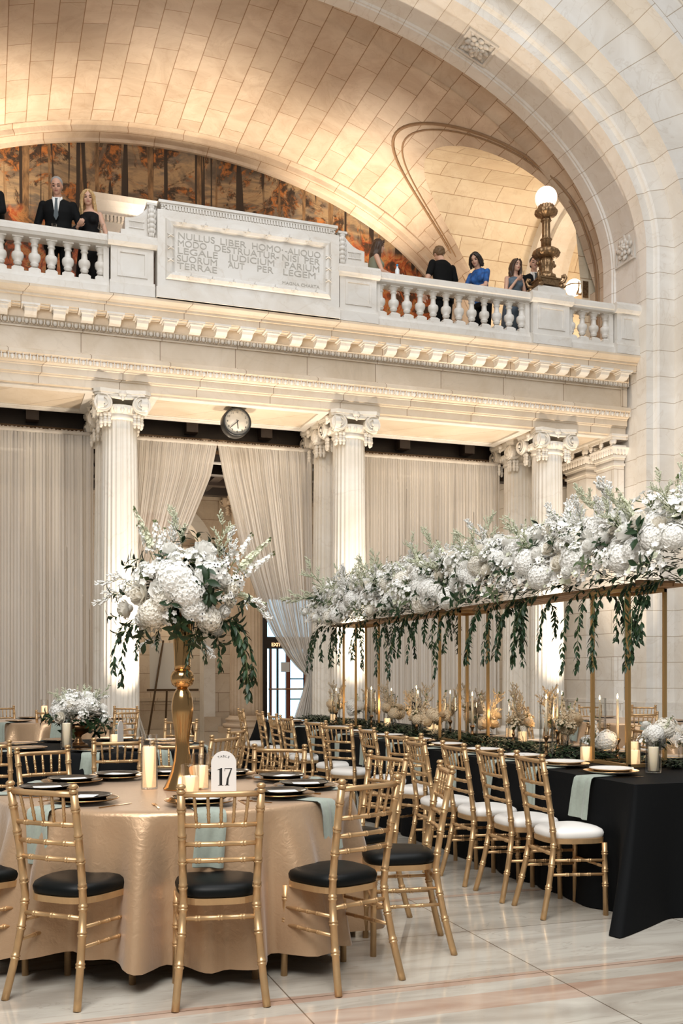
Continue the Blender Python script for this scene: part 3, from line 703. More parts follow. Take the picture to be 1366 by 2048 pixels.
bs = MB(); bs.box(-.19,.19,-.16,.16,.165,.28).box(-.205,.205,-.175,.175,.265,.29).box(-.2,.2,-.17,.17,.16,.18); bs.build('base_box', M['bronze'], lamp)
lobes = lambda n, d: (lambda w, z: 1 + d*abs(sin(n*w/2)))
ur = MB(); ur.lathe([(.15,.29),(.17,.31),(.14,.36),(.11,.40),(.095,.43),(.10,.45),(.09,.46),(.115,.50),(.128,.55),(.12,.60),(.105,.64),(.10,.66)], 48, mod=lobes(10,.10))
for k in range(8): w = 2*pi*k/8; ur.ball((.135*cos(w),.135*sin(w),.335),(.04,.04,.05),6,5); ur.ball((.13*cos(w+.4),.13*sin(w+.4),.575),(.022,.022,.05),6,5)
for k in (-1,1): ur.ball((k*.165,0,.56),(.03,.03,.03),8,6)
ur.build('urn', M['bronze'], lamp)
dk = MB(); dk.lathe([(.09,.655),(.16,.67),(.21,.71),(.225,.745),(.205,.785),(.15,.82),(.10,.84),(.09,.85)], 64, mod=lobes(16,.09)); dk.build('lower_bowl', M['bronze'], lamp)
st = MB(); st.lathe([(.085,.85),(.088,.97),(.095,.975),(.105,.985),(.105,.995),(.08,1.0),(.072,1.01),(.068,1.29),(.08,1.30),(.098,1.31),(.085,1.325),(.075,1.36)], 72, mod=flute(12,.14)); st.build('shaft', M['bronze'], lamp)
ub = MB(); ub.lathe([(.075,1.355),(.11,1.385),(.165,1.41),(.185,1.45),(.175,1.485),(.13,1.50),(.125,1.515),(.13,1.55),(.12,1.575),(.09,1.58)], 64, mod=lobes(14,.09)); ub = ub.build('upper_bowl', M['bronze'], lamp)
gl = MB(); gl.ball((0,0,1.705),.19,28,18); gl.build('globe', M['globe'], ub)
# ---- small globe sconce on the side bay jamb
sc = thing('wall_sconce', 'small bright globe wall lamp with bronze cross straps behind the balustrade end', 'lamp', (10.86,17.46,8.93))
MB().ball((0,0,0),.165,24,14).build('globe', M['globe_hot'], sc)
mb = MB(); mb.tube([(.172*cos(2*pi*i/32),.172*sin(2*pi*i/32),.02) for i in range(33)],.011,6)
mb.tube([(.172*sin(pi*i/20),-.172*cos(pi*i/20)*.0-.0,0) if False else (.0,-.172*cos(-.9+2.2*i/20),-.172*sin(1.3-2.2*i/20)) for i in range(21)],.011,6)
mb.tube([(0,-.172,.06),(0,-.178,-.02),(0,-.15,-.10),(0,-.08,-.16)],.013,6)
mb.tube([(.0,-.1,-.15),(.03,-.2,-.2),(.06,-.31,-.15)],.02,8).box(.0,.12,-.32,-.29,-.3,.02); mb.build('strap_bracket', M['bronze'], sc)
# ---- hanging double faced clock
ck = thing('wall_clock', 'round black rimmed clock hanging from the entablature between the columns', 'clock', (AX-.02,16.1,5.40))
mb = MB(); m_ = Matrix.Rotation(radians(90),4,'X')
mb.lathe([(.0,-.11),(.215,-.11),(.232,-.095),(.232,.095),(.215,.11),(.203,.11),(.200,.095)], 48, m=m_); mb.build('case', M['black'], ck)
MB().box(-.07,.07,-.05,.07,.20,.245).build('hanger', M['black'], ck)
MB().lathe([(0,.097),(.2,.097),(.2,.0955)], 48, m=m_).build('dial', M['clockface'], ck)
nm = MB()
for k in range(12):
    w = pi/2-2*pi*(k+1)/12; cx_, cz = .158*cos(w), .158*sin(w)
    text_mb(nm, str(k+1), .034, lambda p: (cx_+p.x, -.0985-p.z, cz-.017+p.y), None, None, .0008)
for k in range(60):
    w = 2*pi*k/60; nm.box(-.0015,.0015,-.0995,-.0968,.182,.19,m=Matrix.Rotation(w,4,'Y'))
nm.build('numerals', M['black'], ck)
MB().box(-.006,.006,-.101,-.099,-.035,.112,m=Matrix.Rotation(radians(172),4,'Y')).build('hour_hand', M['black'], ck)
MB().box(-.005,.005,-.104,-.102,-.035,.155,m=Matrix.Rotation(radians(228),4,'Y')).build('minute_hand', M['black'], ck)
# ---- sheer drapes hung between the columns
def sheer_mat():
    m, nt, b = newmat('sheer_fabric'); Lk = nt.links.new; o = nt.nodes['Material Output']
    b.inputs['Base Color'].default_value = (.78,.74,.68,1); b.inputs['Roughness'].default_value = .8
    tr = N(nt, 'ShaderNodeBsdfTranslucent'); tr.inputs[0].default_value = (.80,.70,.58,1)
    tp = N(nt, 'ShaderNodeBsdfTransparent'); mx = N(nt, 'ShaderNodeMixShader'); mx2 = N(nt, 'ShaderNodeMixShader')
    mx.inputs[0].default_value = .3; Lk(b.outputs[0], mx.inputs[1]); Lk(tr.outputs[0], mx.inputs[2])
    g = N(nt, 'ShaderNodeNewGeometry'); mp = N(nt, 'ShaderNodeMapping'); mp.inputs['Scale'].default_value = (6,6,.25); Lk(g.outputs['Position'], mp.inputs[0])
    n = N(nt, 'ShaderNodeTexNoise'); n.inputs['Scale'].default_value = 1; Lk(mp.outputs[0], n.inputs['Vector'])
    mr = N(nt, 'ShaderNodeMapRange'); mr.inputs[1].default_value = .3; mr.inputs[2].default_value = .7; mr.inputs[3].default_value = .06; mr.inputs[4].default_value = .24; Lk(n.outputs[0], mr.inputs[0])
    Lk(mr.outputs[0], mx2.inputs[0]); Lk(mx.outputs[0], mx2.inputs[1]); Lk(tp.outputs[0], mx2.inputs[2]); Lk(mx2.outputs[0], o.inputs[0])
    return m
M['sheer'] = sheer_mat()
def drape(name, label, edge0, edge1, z0=0.02, z1=5.34, n=26, seed=1, y=17.22, amp=.032):
    r = random.Random(seed); ph = [r.uniform(0, 6.28) for _ in range(6)]; fr_ = [n*1.0, n*1.7, n*.43, n*2.9]
    mb = MB()
    def fn(u, v):
        z = z1+(z0-z1)*v; a, b_ = edge0(z), edge1(z); x = a+(b_-a)*u
        w = min(1, .35+v*2.2)
        d = amp*w*(sin(2*pi*fr_[0]*u+ph[0]+.6*sin(v*2+ph[3]))+.5*sin(2*pi*fr_[1]*u+ph[1]+v)+.7*sin(2*pi*fr_[2]*u+ph[2]))
        if v < .02: d *= .3
        return (x + .012*sin(2*pi*fr_[3]*u), y+d, z+(.012*sin(2*pi*n*2.2*u) if v < .005 else 0))
    mb.grid(fn, int(n*11), 60)
    t = thing(name, label, 'curtain')
    mb.build('sheer_panel', M['sheer'], t)
    hd = MB(); k = 40; hd.tube([(edge0(z1)+(edge1(z1)-edge0(z1))*i/k, y, z1-.04) for i in range(k+1)], [.028+.006*(i%2) for i in range(k+1)], 8); hd.build('rod_pocket', M['sheer'], t)
    return t
def interp(pts):
    def f(z):
        if z >= pts[0][0]: return pts[0][1]
        for (a, xa), (b_, xb) in zip(pts, pts[1:]):
            if z >= b_: return xa+(xb-xa)*(a-z)/(a-b_)
        return pts[-1][1]
    return f
drape('sheer_curtain', 'straight sheer white curtain left of the column nearest the low flower bowl', lambda z: -2.6, lambda z: 1.66, seed=3, n=30)
Lr = [(5.34,3.72),(4.75,3.60),(4.3,3.42),(3.7,3.17),(3.06,2.88),(2.5,2.62),(2.1,2.44),(1.7,2.28),(1.45,2.22),(1.3,2.2),(1.2,2.22),(.6,2.42),(0,2.6)]
drape('sheer_curtain', 'sheer white curtain swept to the left behind the tall flower vase', lambda z: 2.12 if z > 1.9 else 2.06, interp(Lr), seed=5, n=16)
Rl = [(5.34,3.72),(4.75,3.83),(4.3,3.95),(3.7,4.10),(3.06,4.29),(2.5,4.50),(2.1,4.70),(1.7,4.97),(1.5,5.14),(1.34,5.32),(1.2,5.30),(.6,5.1),(0,4.98)]
drape('sheer_curtain', 'sheer white curtain swept to the right, tied at the middle column above the exit door', interp(Rl), lambda z: 5.42, seed=8, n=16)
drape('sheer_curtain', 'straight sheer white curtain behind the gold poles of the flower runner', lambda z: 5.9, lambda z: 9.12, seed=9, n=24)
# ---- exit door in the rear wall
dr = struct(MB().box(6.37,6.47,24.22,24.4,0,3.28).box(7.62,7.73,24.22,24.4,0,3.28).box(6.47,7.62,24.22,24.4,2.2,2.28).box(6.47,7.62,24.22,24.4,3.2,3.28).box(6.47,7.62,24.24,24.36,1.99,2.2).build('door_1', M['dark']))
M['glass'] = None
def glass_mat(name, col=(1,1,1), fac=.10):
    m, nt, b = newmat(name); o = nt.nodes['Material Output']; nt.nodes.remove(b); Lk = nt.links.new
    gl_ = N(nt, 'ShaderNodeBsdfGlossy'); gl_.inputs['Roughness'].default_value = .03; tp = N(nt, 'ShaderNodeBsdfTransparent'); tp.inputs[0].default_value = c4(col)
    fr_ = N(nt, 'ShaderNodeLayerWeight'); fr_.inputs[0].default_value = .22
    ml = N(nt, 'ShaderNodeMath', operation='MULTIPLY_ADD'); ml.inputs[1].default_value = .5; ml.inputs[2].default_value = fac*.1; Lk(fr_.outputs['Fresnel'], ml.inputs[0])
    mx = N(nt, 'ShaderNodeMixShader'); Lk(ml.outputs[0], mx.inputs[0]); Lk(tp.outputs[0], mx.inputs[1]); Lk(gl_.outputs[0], mx.inputs[2]); Lk(mx.outputs[0], o.inputs[0])
    return m
M['glass'] = glass_mat('clear_glass', (.985,.988,.985), .02); M['pane'] = glass_mat('door_glass', (.75,.88,.95))
M['redwood'] = plain('red_brown_door_frame', (.20,.06,.03), .45)
fr2 = MB()
fr2.box(6.97,7.07,24.27,24.35,.0,2.0).box(7.42,7.5,24.27,24.35,0,2.0).box(7.07,7.42,24.27,24.35,.0,.3).box(6.55,6.6,24.27,24.35,0,2)
fr2.build('door_frame', M['redwood'], dr)
fr2 = MB()
for z in (.75,1.25,1.75): fr2.box(7.07,7.42,24.29,24.33,z-.015,z+.015)
fr2.box(6.73,6.77,24.27,24.33,0,2).build('glazing_bar', M['black'], dr)
MB().box(6.5,7.62,24.30,24.31,0,2.0).box(6.47,7.62,24.30,24.31,2.28,3.2).build('pane', M['pane'], dr)
MB().tube([(6.5,24.2,1.0),(7.5,24.2,1.0)],.018,8).build('push_bar', plain('brass_bar',(.5,.25,.12),.35,.8), dr)
nt_ = MB().box(6.83,7.05,24.255,24.265,1.42,1.66).build('paper_notice', plain('notice_paper',(.75,.78,.82),.6), dr)
sg = MB(); text_mb(sg, 'EXIT ONLY', .085, lambda p: (p.x+6.88, 24.235-p.z, 2.05+p.y), None, None, .002, .004); sg.build('sign_lettering', emit('lit_sign_letters',(1,.55,.28),1.2), dr)
struct(MB().box(6.32,9.2,25.75,25.8,0,4).build('wall_outside', emit('daylit_street', (.72,.88,1.0), 1.6)))
# ---- easel sign at the niche
es = thing('easel_sign', 'white board on a dark easel standing in the rear archway behind the vase', 'sign', (3.75,22.2,0), 0)
MB().box(-.42,.42,-.02,.0,1.05,2.05,m=Matrix.Rotation(-.06,4,'X')).build('board', plain('white_board',(.72,.69,.64),.6), es)
mb = MB(); mb.box(-.5,.62,-.03,-.06,1.0,1.05)
for p, q in (((-.5,-.15,0),(-.12,.12,2.1)),((.5,-.15,0),(.12,.12,2.1)),((0,.6,0),(0,.15,2.0))): mb.tube([p,q],.022,6)
mb.build('easel', M['darktrim'], es)
# ================================================================== CHAIRS
M['goldpaint'] = plain('gold_paint', (.56,.36,.18), .36, .62, .10, 14)
M['cushw'] = plain('ivory_cushion', (.80,.77,.72), .55, sheen=.2)
M['cushb'] = plain('black_satin_cushion', (.003,.004,.004), .45, spec=.18)
def bam(pts, r, rings, n=8):
    """bamboo turned rod: radius bumps at the given fractions"""
    P = [Vector(p) for p in pts]; seg = [0]
    for a, b_ in zip(P, P[1:]): seg.append(seg[-1]+(b_-a).length)
    T = seg[-1]
    def at(d):
        d = min(max(d,0),T)
        for i in range(len(P)-1):
            if d <= seg[i+1]+1e-9: return P[i].lerp(P[i+1], (d-seg[i])/max(seg[i+1]-seg[i],1e-9))
        return P[-1]
    ds = [(0, r), (T, r)] + [(s, r) for s in seg[1:-1]]
    for f in rings:
        for k in (-.009, .003):
            for o, q in ((-.0035,1.0),(0,1.22),(.006,1.22),(.0095,1.0)): ds.append((f*T+k+o, r*q))
    ds = sorted(d for d in ds if -1e-6 <= d[0] <= T+1e-6)
    return [at(d) for d, _ in ds], [q for _, q in ds]
def rod(mb, pts, r, rings=(), n=8): p, q = bam(pts, r, rings); return mb.tube(p, q, n)
def post_x(z):
    return .152+(.188-.152)*max(0,(.43-z)/.43)**1.3 if z < .43 else .152+.013*(z-.43)/.49
def post_y(z):
    return -.19-.085*max(0,(.43-z)/.43)**1.4 if z < .43 else -.19-.082*((z-.43)/.49)**1.25
def make_chair(mat_c, label):
    t = thing('chiavari_chair', label, 'chair')
    g = M['goldpaint']
    def outline(k, n=36, e=3.2):
        P = []
        for i in range(n):
            w = 2*pi*i/n; c, s_ = cos(w), sin(w)
            x = abs(c)**(2/e)*(1 if c > 0 else -1); y = abs(s_)**(2/e)*(1 if s_ > 0 else -1)
            P.append(((.195-.022*(1-y)/2*1.6)*x*k, .178*y*k-.022))
        return P
    mb = MB(); mb.extz(outline(1.0), .413, .440); sf = mb.build('seat_frame', g, t)
    mb = MB(); lev = [(.97,.440),(1.0,.452),(1.01,.468),(.97,.484),(.85,.496),(.6,.503),(.3,.506)]
    vs = []; n = 36
    for k, z in lev: vs += [(x,y,z) for x, y in outline(k)]
    fs = [(i*n+j,i*n+(j+1)%n,(i+1)*n+(j+1)%n,(i+1)*n+j) for i in range(len(lev)-1) for j in range(n)]+[tuple(range((len(lev)-1)*n,len(lev)*n)), tuple(range(n))[::-1]]
    mb.add(vs, fs, True); mb.build('cushion', mat_c, sf)
    for s in (-1,1):
        zs = [0,.05,.12,.2,.3,.38,.43,.5,.6,.7,.8,.885]
        mb = MB(); rod(mb, [(s*post_x(z),post_y(z),z) for z in zs], .0165, (.2,.34,.46,.56,.68,.80,.93), 10)
        x, y = s*post_x(.9), post_y(.9); mb.ball((x,y,.897),(.0195,.0195,.013),10,6); mb.lathe([(.011,.90),(.011,.908),(.019,.913),(.0195,.921),(.012,.929),(0,.930)], 10, (x,y,0))
        mb.build('back_post', g, t)
        mb = MB(); rod(mb, [(s*.178,.125,0),(s*.172,.120,.415)], .0155, (.42,.62,.86), 10); mb.build('leg', g, t)
    def crail(z, r, name, rings=(.2,.5,.8), bow=.012):
        mb = MB(); x, y = post_x(z), post_y(z)
        rod(mb, [(-x,y,z),(-x*.5,y-bow*.75,z+.0),(0,y-bow,z),(x*.5,y-bow*.75,z),(x,y,z)], r, rings); return mb.build(name, g, t)
    crail(.885,.0125,'top_rail',())
    for z in (.755,.675,.605): crail(z,.0105,'back_rail')
    for i in range(5):
        f = (i-2)/2.0; mb = MB(); bw = .012*(1-abs(f)*.55)
        rod(mb, [(f*.100,post_y(.755)-bw,.757),(f*.112,post_y(.882)-bw,.884)], .0065, (.3,.62)); mb.build('spindle', g, t)
    for s in (-1,1):
        for z in (.245,.325):
            mb = MB(); rod(mb, [(s*post_x(z),post_y(z),z),(s*.175,  .123,z-.01)], .0085, (.3,.5,.7)); mb.build('stretcher', g, t)
    mb = MB(); rod(mb, [(-post_x(.36),post_y(.36),.36),(post_x(.36),post_y(.36),.36)], .011, (.2,.5,.8)); mb.build('stretcher', g, t)
    mb = MB(); rod(mb, [(-.175,  .123,.275),(.175,  .123,.275)], .0085, (.2,.5,.8)); mb.build('stretcher', g, t)
    return t
GB, GW = 'black cushioned gold chairs', 'white cushioned gold chairs'
proto = {}
def put_chair(kind, x, y, n, label, d=.275):
    nx, ny = Vector(n).normalized(); loc = (x+nx*d, y+ny*d, 0); rz = atan2(-nx, ny)
    if kind not in proto:
        proto[kind] = make_chair(M['cushb'] if kind == 'b' else M['cushw'], label); r = proto[kind]; r.location = loc; r.rotation_euler = (0,0,rz); r['group'] = GB if kind == 'b' else GW; return r
    return dup(proto[kind], loc, rz, label)
for a in [('b',.913,4.145,(.152,.988),'gold chair with black cushion at front centre, directly before the flower vase'),
 ('b',.211,4.436,(.678,.735),'gold chair with black cushion in the left front, before the tall candle'),
 ('b',1.597,4.21,(-.36,.93),'gold chair with black cushion at front right of the gold table'),
 ('b',2.217,4.755,(-.97,.25),'gold chair with black cushion seen edge on between gold table and black table'),
 ('b',2.21,5.54,(-.95,-.3),'gold chair with black cushion just behind the edge-on chair, at the gold table'),
 ('b',1.785,6.37,(-.45,-.89),'gold chair facing us across the gold table, right of the number card'),
 ('b',1.211,6.88,(-.25,-.97),'gold chair facing us behind the vase stem, at the far side of the gold table'),
 ('b',.328,6.66,(.35,-.94),'gold chair facing us at the far left of the nearest gold table'),
 ('b',-.27,4.90,(.9,.43),'gold chair with black cushion cut off by the left frame edge'),
 ('w',2.957,5.245,(1,-.06),'gold chair with white cushion nearest us at the long black table'),
 ('w',2.935,5.70,(1,-.03),'second white cushioned gold chair from the near end of the long table'),
 ('w',2.925,6.2,(1,0),'third white cushioned gold chair from the near end of the long table'),
 ('w',2.87,6.71,(1,-.02),'fourth white cushioned gold chair from the near end of the long table'),
 ('w',3.03,7.3,(.85,.52),'fifth white cushioned gold chair along the long table, turned towards its far end'),
 ('w',3.08,8.25,(1,.02),'sixth white cushioned gold chair along the long table, before the far poles'),
 ('w',3.02,8.88,(.8,.6),'seventh white cushioned gold chair along the long table, back turned to us'),
 ('w',3.05,9.6,(.9,.3),'eighth white cushioned gold chair from the near end, left of the far flower runner end'),
 ('w',3.06,10.7,(.97,.1),'ninth white cushioned gold chair from the near end, below the exit door'),
 ('w',3.1,11.4,(1,.0),'tenth white cushioned gold chair from the near end, below the door notice'),
 ('w',3.13,12.1,(1,-.05),'eleventh white cushioned gold chair from the near end, left of the exit door'),
 ('w',3.11,13.0,(1,-.05),'last white cushioned gold chair at the far end, before the brown rear column'),
 ('w',5.32,6.7,(-1,.05),'gold chair on the far side of the long table at the right frame edge'),
 ('w',5.3,7.4,(-1,0),'gold chair on the far side of the long table behind the white bud vase'),
 ('w',5.3,8.1,(-1,0),'gold chair on the far side of the long table behind the lit pillar candles'),
 ('w',5.3,8.85,(-1,0),'gold chair on the far side of the long table behind the middle candles'),
 ('b',.88,7.40,(.02,1),'gold chair backing onto us at the round black table, sage napkin beyond it'),
 ('b',-.01,7.42,(.35,.93),'gold chair at the round black table cut by the left frame edge'),
 ('b',1.70,7.56,(-.65,.75),'gold chair seen obliquely behind the number card, nearer of two'),
 ('b',2.0,8.45,(-.8,.6),'gold chair seen obliquely behind another, farther of two right of the vase'),
 ('b',1.85,10.26,(-.5,-.86),'gold chair facing us behind the vase at the far side of the black table'),
 ('b',1.85,14.6,(-.45,-.9),'farthest gold chair before the bright column left of the clock'),
 ('b',.21,15.2,(.4,-.92),'farthest gold chair by the left frame edge before the curtain'),
 ('b',1.66,12.99,(-.4,.9),'gold chair backing onto us just before the left bright column, napkin beside it'),
 ('b',.741,13.29,(.3,.95),'gold chair backing onto us behind the low flower bowl'),
 ('w',8.35,13.0,(-.2,-1),'gold chair at the far right table before the pilaster base, left one'),
 ('w',9.0,12.6,(-.7,-.7),'gold chair at the far right table before the pilaster base, right one'),
 ('w',7.45,10.44,(.4,.9),'gold chair backing onto us at the far right table between two gold poles'),
 ('w',8.9,10.75,(-.6,.8),'gold chair at the far right table close to the right frame edge'),
 ('w',6.9,12.3,(.8,-.6),'gold chair at the far right table behind the tall glass of flowers')]: put_chair(*a)
# ================================================================== TABLES AND CLOTHS
def cloth_mat(name, col, rough, metal, bump, sheen=.3):
    m, nt, b = newmat(name); Lk = nt.links.new
    b.inputs['Base Color'].default_value = c4(col); b.inputs['Roughness'].default_value = rough; b.inputs['Metallic'].default_value = metal; b.inputs['Sheen Weight'].default_value = sheen
    tc = N(nt, 'ShaderNodeTexCoord'); n = N(nt, 'ShaderNodeTexNoise'); n.inputs['Scale'].default_value = 26; n.inputs['Detail'].default_value = 6; n.inputs['Distortion'].default_value = 1.4; Lk(tc.outputs['Object'], n.inputs['Vector'])
    bp = N(nt, 'ShaderNodeBump'); bp.inputs['Strength'].default_value = bump; bp.inputs['Distance'].default_value = .02; Lk(n.outputs['Fac'], bp.inputs['Height']); Lk(bp.outputs[0], b.inputs['Normal'])
    return m
M['goldcloth'] = cloth_mat('gold_crinkle_satin', (.50,.33,.195), .36, .45, .14)
M['blackcloth'] = cloth_mat('black_cloth', (.004,.0045,.005), .8, 0, .05, 0); M['blackcloth'].node_tree.nodes['Principled BSDF'].inputs['Specular IOR Level'].default_value = .12
M['wood'] = plain('plywood', (.32,.22,.13), .6)
def round_cloth(R, h, seed, nf=12, flare=.135, hem=(.03,.14)):
    r = random.Random(seed); mb = MB(); n = 220
    fr_ = [(k, r.uniform(.4,1)/(1+.03*k), r.uniform(0,6.28)) for k in (nf, nf+4, nf-5, 2*nf+1, 5)]
    S_ = sum(a for _, a, _ in fr_)
    def wob(w): return sum(a*sin(k*w+p) for k, a, p in fr_)/S_
    def wob2(w): return .5+.5*sin(5*w+fr_[0][2])*.6+.4*sin(3*w+1)*.5
    prof = [(0,0,0),(.3*R,0,0),(.6*R,0,0),(.9*R,0,0),(R-.008,0,0),(R+.003,-.006,0),(R+.008,-.02,.02)]
    for i in range(1, 15): prof.append((None, i/14, 0))
    vs = []
    for k, (rr, dz, _) in enumerate(prof):
        for j in range(n):
            w = 2*pi*j/n
            if rr is not None: q, z = rr, h+dz
            else:
                v = dz; hm = hem[0]+(hem[1]-hem[0])*min(1,max(0,wob2(w))); z = h-.02-(h-.02-hm)*v
                q = R+.008+v*(.02+flare*.5)+flare*(v**.7)*math.copysign(min(1,abs(wob(w))*2.0)**.8, wob(w))
            vs.append((q*cos(w), q*sin(w), z))
    m = len(prof)
    mb.add(vs, [(i*n+j,i*n+(j+1)%n,(i+1)*n+(j+1)%n,(i+1)*n+j) for i in range(m-1) for j in range(n)], True)
    return mb
def round_table(x, y, R, label, mat, seed, cl, group, hem=(.03,.14)):
    t = thing('round_table', label, 'table', (x,y,0), 0, 'round banquet tables')
    MB().lathe([(0,.735),(R-.012,.735),(R-.012,.757),(0,.757)], 48).build('tabletop', M['wood'], t)
    for i in range(4):
        w = pi/4+i*pi/2; MB().tube([(.45*cos(w),.45*sin(w),0),(.42*cos(w),.42*sin(w),.735)],.015,8).build('leg', M['darktrim'], t)
    o = round_cloth(R, .765, seed, hem=hem).build('tablecloth', mat); o.location = (x,y,0); tag(o, cl, 'tablecloth', group)
    return t
T17 = (.96,5.44); TB = (.88,8.95); TG = (.90,14.0); TR = (8.0,11.6)
round_table(*T17, .915, 'round table hidden under the nearest gold satin cloth', M['goldcloth'], 4, 'champagne gold satin tablecloth on the nearest round table, number 17', 'gold cloths', (.02,.16))
round_table(*TB, .915, 'round table hidden under the round black cloth', M['blackcloth'], 5, 'black cloth on the round table behind the nearest gold one', 'black cloths', (.01,.02))
round_table(*TG, .86, 'round table hidden under the gold cloth before the left column', M['goldcloth'], 6, 'gold tablecloth on the far round table before the left column', 'gold cloths')
round_table(*TR, .915, 'round table under the gold cloth at the far right', M['goldcloth'], 7, 'gold tablecloth on the far right round table below the pier', 'gold cloths')
# long head table
HX0, HX1, HY0, HY1 = 3.40, 4.86, 4.84, 13.3
for i in range(4):
    y0 = HY0+.02+(HY1-HY0-.04)*i/4; y1 = HY0+.02+(HY1-HY0-.04)*(i+1)/4
    t = thing('banquet_table', ['rectangular table at the near end under the long black cloth','second rectangular table from the near end under the long black cloth','third rectangular table from the near end under the long black cloth','rectangular table at the far end under the long black cloth'][i], 'table', ((HX0+HX1)/2,(y0+y1)/2,0), 0, 'tables of the head row')
    MB().box(-.71,.71,-(y1-y0)/2,(y1-y0)/2,.735,.757).build('tabletop', M['wood'], t)
    for sx in (-1,1):
        for sy in (-1,1): MB().tube([(sx*.6,sy*.85,0),(sx*.6,sy*.85,.735)],.015,8).build('leg', M['darktrim'], t)
def rect_cloth():
    mb = MB(); r = random.Random(2); W_, Ln = HX1-HX0, HY1-HY0; per = 2*(W_+Ln); n = 900; rc = .03
    def pt(s):
        s %= per
        for (ax, ay), (bx, by), nx, ny in (((HX0,HY0),(HX1,HY0),0,-1),((HX1,HY0),(HX1,HY1),1,0),((HX1,HY1),(HX0,HY1),0,1),((HX0,HY1),(HX0,HY0),-1,0)):
            l = abs(bx-ax)+abs(by-ay)
            if s <= l: f = s/l; return ax+(bx-ax)*f, ay+(by-ay)*f, nx, ny, s, l
            s -= l
    vs = []; lev = [(0,0)]+[(i/16,1) for i in range(1,17)]
    ph = [r.uniform(0,6.28) for _ in range(4)]
    for v, _ in lev:
        for j in range(n):
            s = per*j/n; x, y, nx, ny, q, l = pt(s)
            dc = min(q, l-q); c = math.exp(-(dc/.10)**2); c2 = math.exp(-((dc-.26)/.12)**2)
            w = sin(2*pi*s/.47+ph[0])*.5+sin(2*pi*s/.83+ph[1])*.4+sin(2*pi*s/.29+ph[2])*.3
            off = v*.035+.028*v*w*(1-c)-.05*v*c2
            tx, ty_ = -ny, nx; sg = -1 if q < l/2 else 1
            near = (HX0, HY0); d_ = c*v**1.3*.40
            z = .765-.765*v + (.006 if v == 1 else 0)
            ox = oy = 0
            if c > .01:
                cx_ = -1 if x < (HX0+HX1)/2 else 1; cy_ = -1 if y < (HY0+HY1)/2 else 1; ox, oy = cx_*d_*.72, cy_*d_*.6
            vs.append((x+nx*off+ox, y+ny*off+oy, max(z,.006)))
    m = len(lev); mb.add(vs, [(i*n+j,i*n+(j+1)%n,(i+1)*n+(j+1)%n,(i+1)*n+j) for i in range(m-1) for j in range(n)], True)
    mb.add([(HX0,HY0,.765),(HX1,HY0,.765),(HX1,HY1,.765),(HX0,HY1,.765)], [(0,1,2,3)])
    return mb
tag(rect_cloth().build('tablecloth', M['blackcloth']), 'long black tablecloth of the head table, pooling at its near corner', 'tablecloth', 'black cloths')
# ================================================================== TABLEWARE
M['blackglaze'] = plain('black_glaze', (.010,.010,.010), .10); M['whiteglaze'] = plain('white_china', (.80,.78,.74), .18)
M['brass'] = plain('polished_gold', (.60,.36,.155), .15, 1.0); M['antique'] = plain('antique_brass', (.30,.17,.08), .32, .9)
M['paper'] = plain('card_paper', (.84,.82,.78), .7); M['napkin'] = plain('sage_linen', (.29,.33,.28), .85, 0, .06, 60, bump=.1, bscale=400, sheen=.3)
def charger_me(kind):
    mb = MB(); mb.lathe([(.0,.004),(.10,.004),(.115,.002),(.155,.012),(.166,.016),(.165,.019),(.155,.016),(.118,.008),(.10,.007),(0,.007)], 48)
    return mb.mesh('charger', M['blackglaze'] if kind == 'b' else M['whiteglaze'])
def rim_me(): return MB().lathe([(.1655,.0165),(.168,.018),(.166,.0205),(.162,.0195)], 48).mesh('gold_rim', M['brass'])
def dplate_me(kind):
    return MB().lathe([(0,.018),(.075,.018),(.09,.014),(.125,.028),(.134,.033),(.133,.035),(.122,.030),(.088,.020),(0,.021)], 48).mesh('dinner_plate', M['blackglaze'] if kind == 'b' else M['whiteglaze'])
CH = {k: charger_me(k) for k in 'bw'}; RM = rim_me(); DP = {k: dplate_me(k) for k in 'bw'}
def set_charger(kind, x, y, z, label, group, plate=None, pgroup=None):
    t = thing('charger_plate', label, 'plate', (x,y,z), 0, group); link('charger', CH[kind], t); link('gold_rim', RM, t)
    if plate:
        o = link('dinner_plate', DP[kind], None, (x,y,z)); tag(o, plate, 'plate', pgroup)
cardm = MB().box(-.045,.045,-.07,.07,0,.0015).mesh('menu_card', M['paper'])
forkm = MB(); forkm.box(-.004,.004,-.09,.03,0,.003).box(-.010,.010,.03,.045,0,.004)
for i in range(4): forkm.box(-.010+.0055*i,-.0065+.0055*i,.045,.09,.001,.0035)
forkm = forkm.mesh('fork', M['brass'])
knm = MB(); knm.box(-.004,.004,-.10,.0,0,.003).prism([(-.004,0),(.008,.02),(.009,.09),(.002,.11),(-.004,.10)], lambda x,y:(x,y,0), lambda x,y:(x,y,.002)); knm = knm.mesh('knife', M['brass'])
def napkin_me(L0, hang, w, seed=0, edge=.0):
    """strip from under the plate outward (+Y) and down over the table edge"""
    r = random.Random(seed); mb = MB(); k0 = 8
    path = [(L0*i/6, .004) for i in range(7)] + [(L0+.018, -.006),(L0+.026,-.03)] + [(L0+.03+.01*i/6, -.03-(hang-.03)*i/6) for i in range(1,7)]
    n = len(path)-1; a = r.uniform(-.12,.12)
    def fn(u, v):
        i = min(int(round(u*n)), n); y, z = path[i]; x = (v-.5)*w*(1+.10*max(0,u-.5)); hangf = max(0,(i-8)/(n-8))
        return (x+a*.25*hangf, y+.012*hangf*sin(v*9+seed)+.004*sin(v*14), z+.02*hangf*a*(v-.5)*8+(.006*sin(v*3.1) if i < 7 else 0))
    mb.grid(fn, n, 14); mb.grid(lambda u, v: (fn(u,v)[0]*.96, fn(u,v)[1]-.004, fn(u,v)[2]-.003), n, 14)
    return mb.mesh('napkin', M['napkin'])
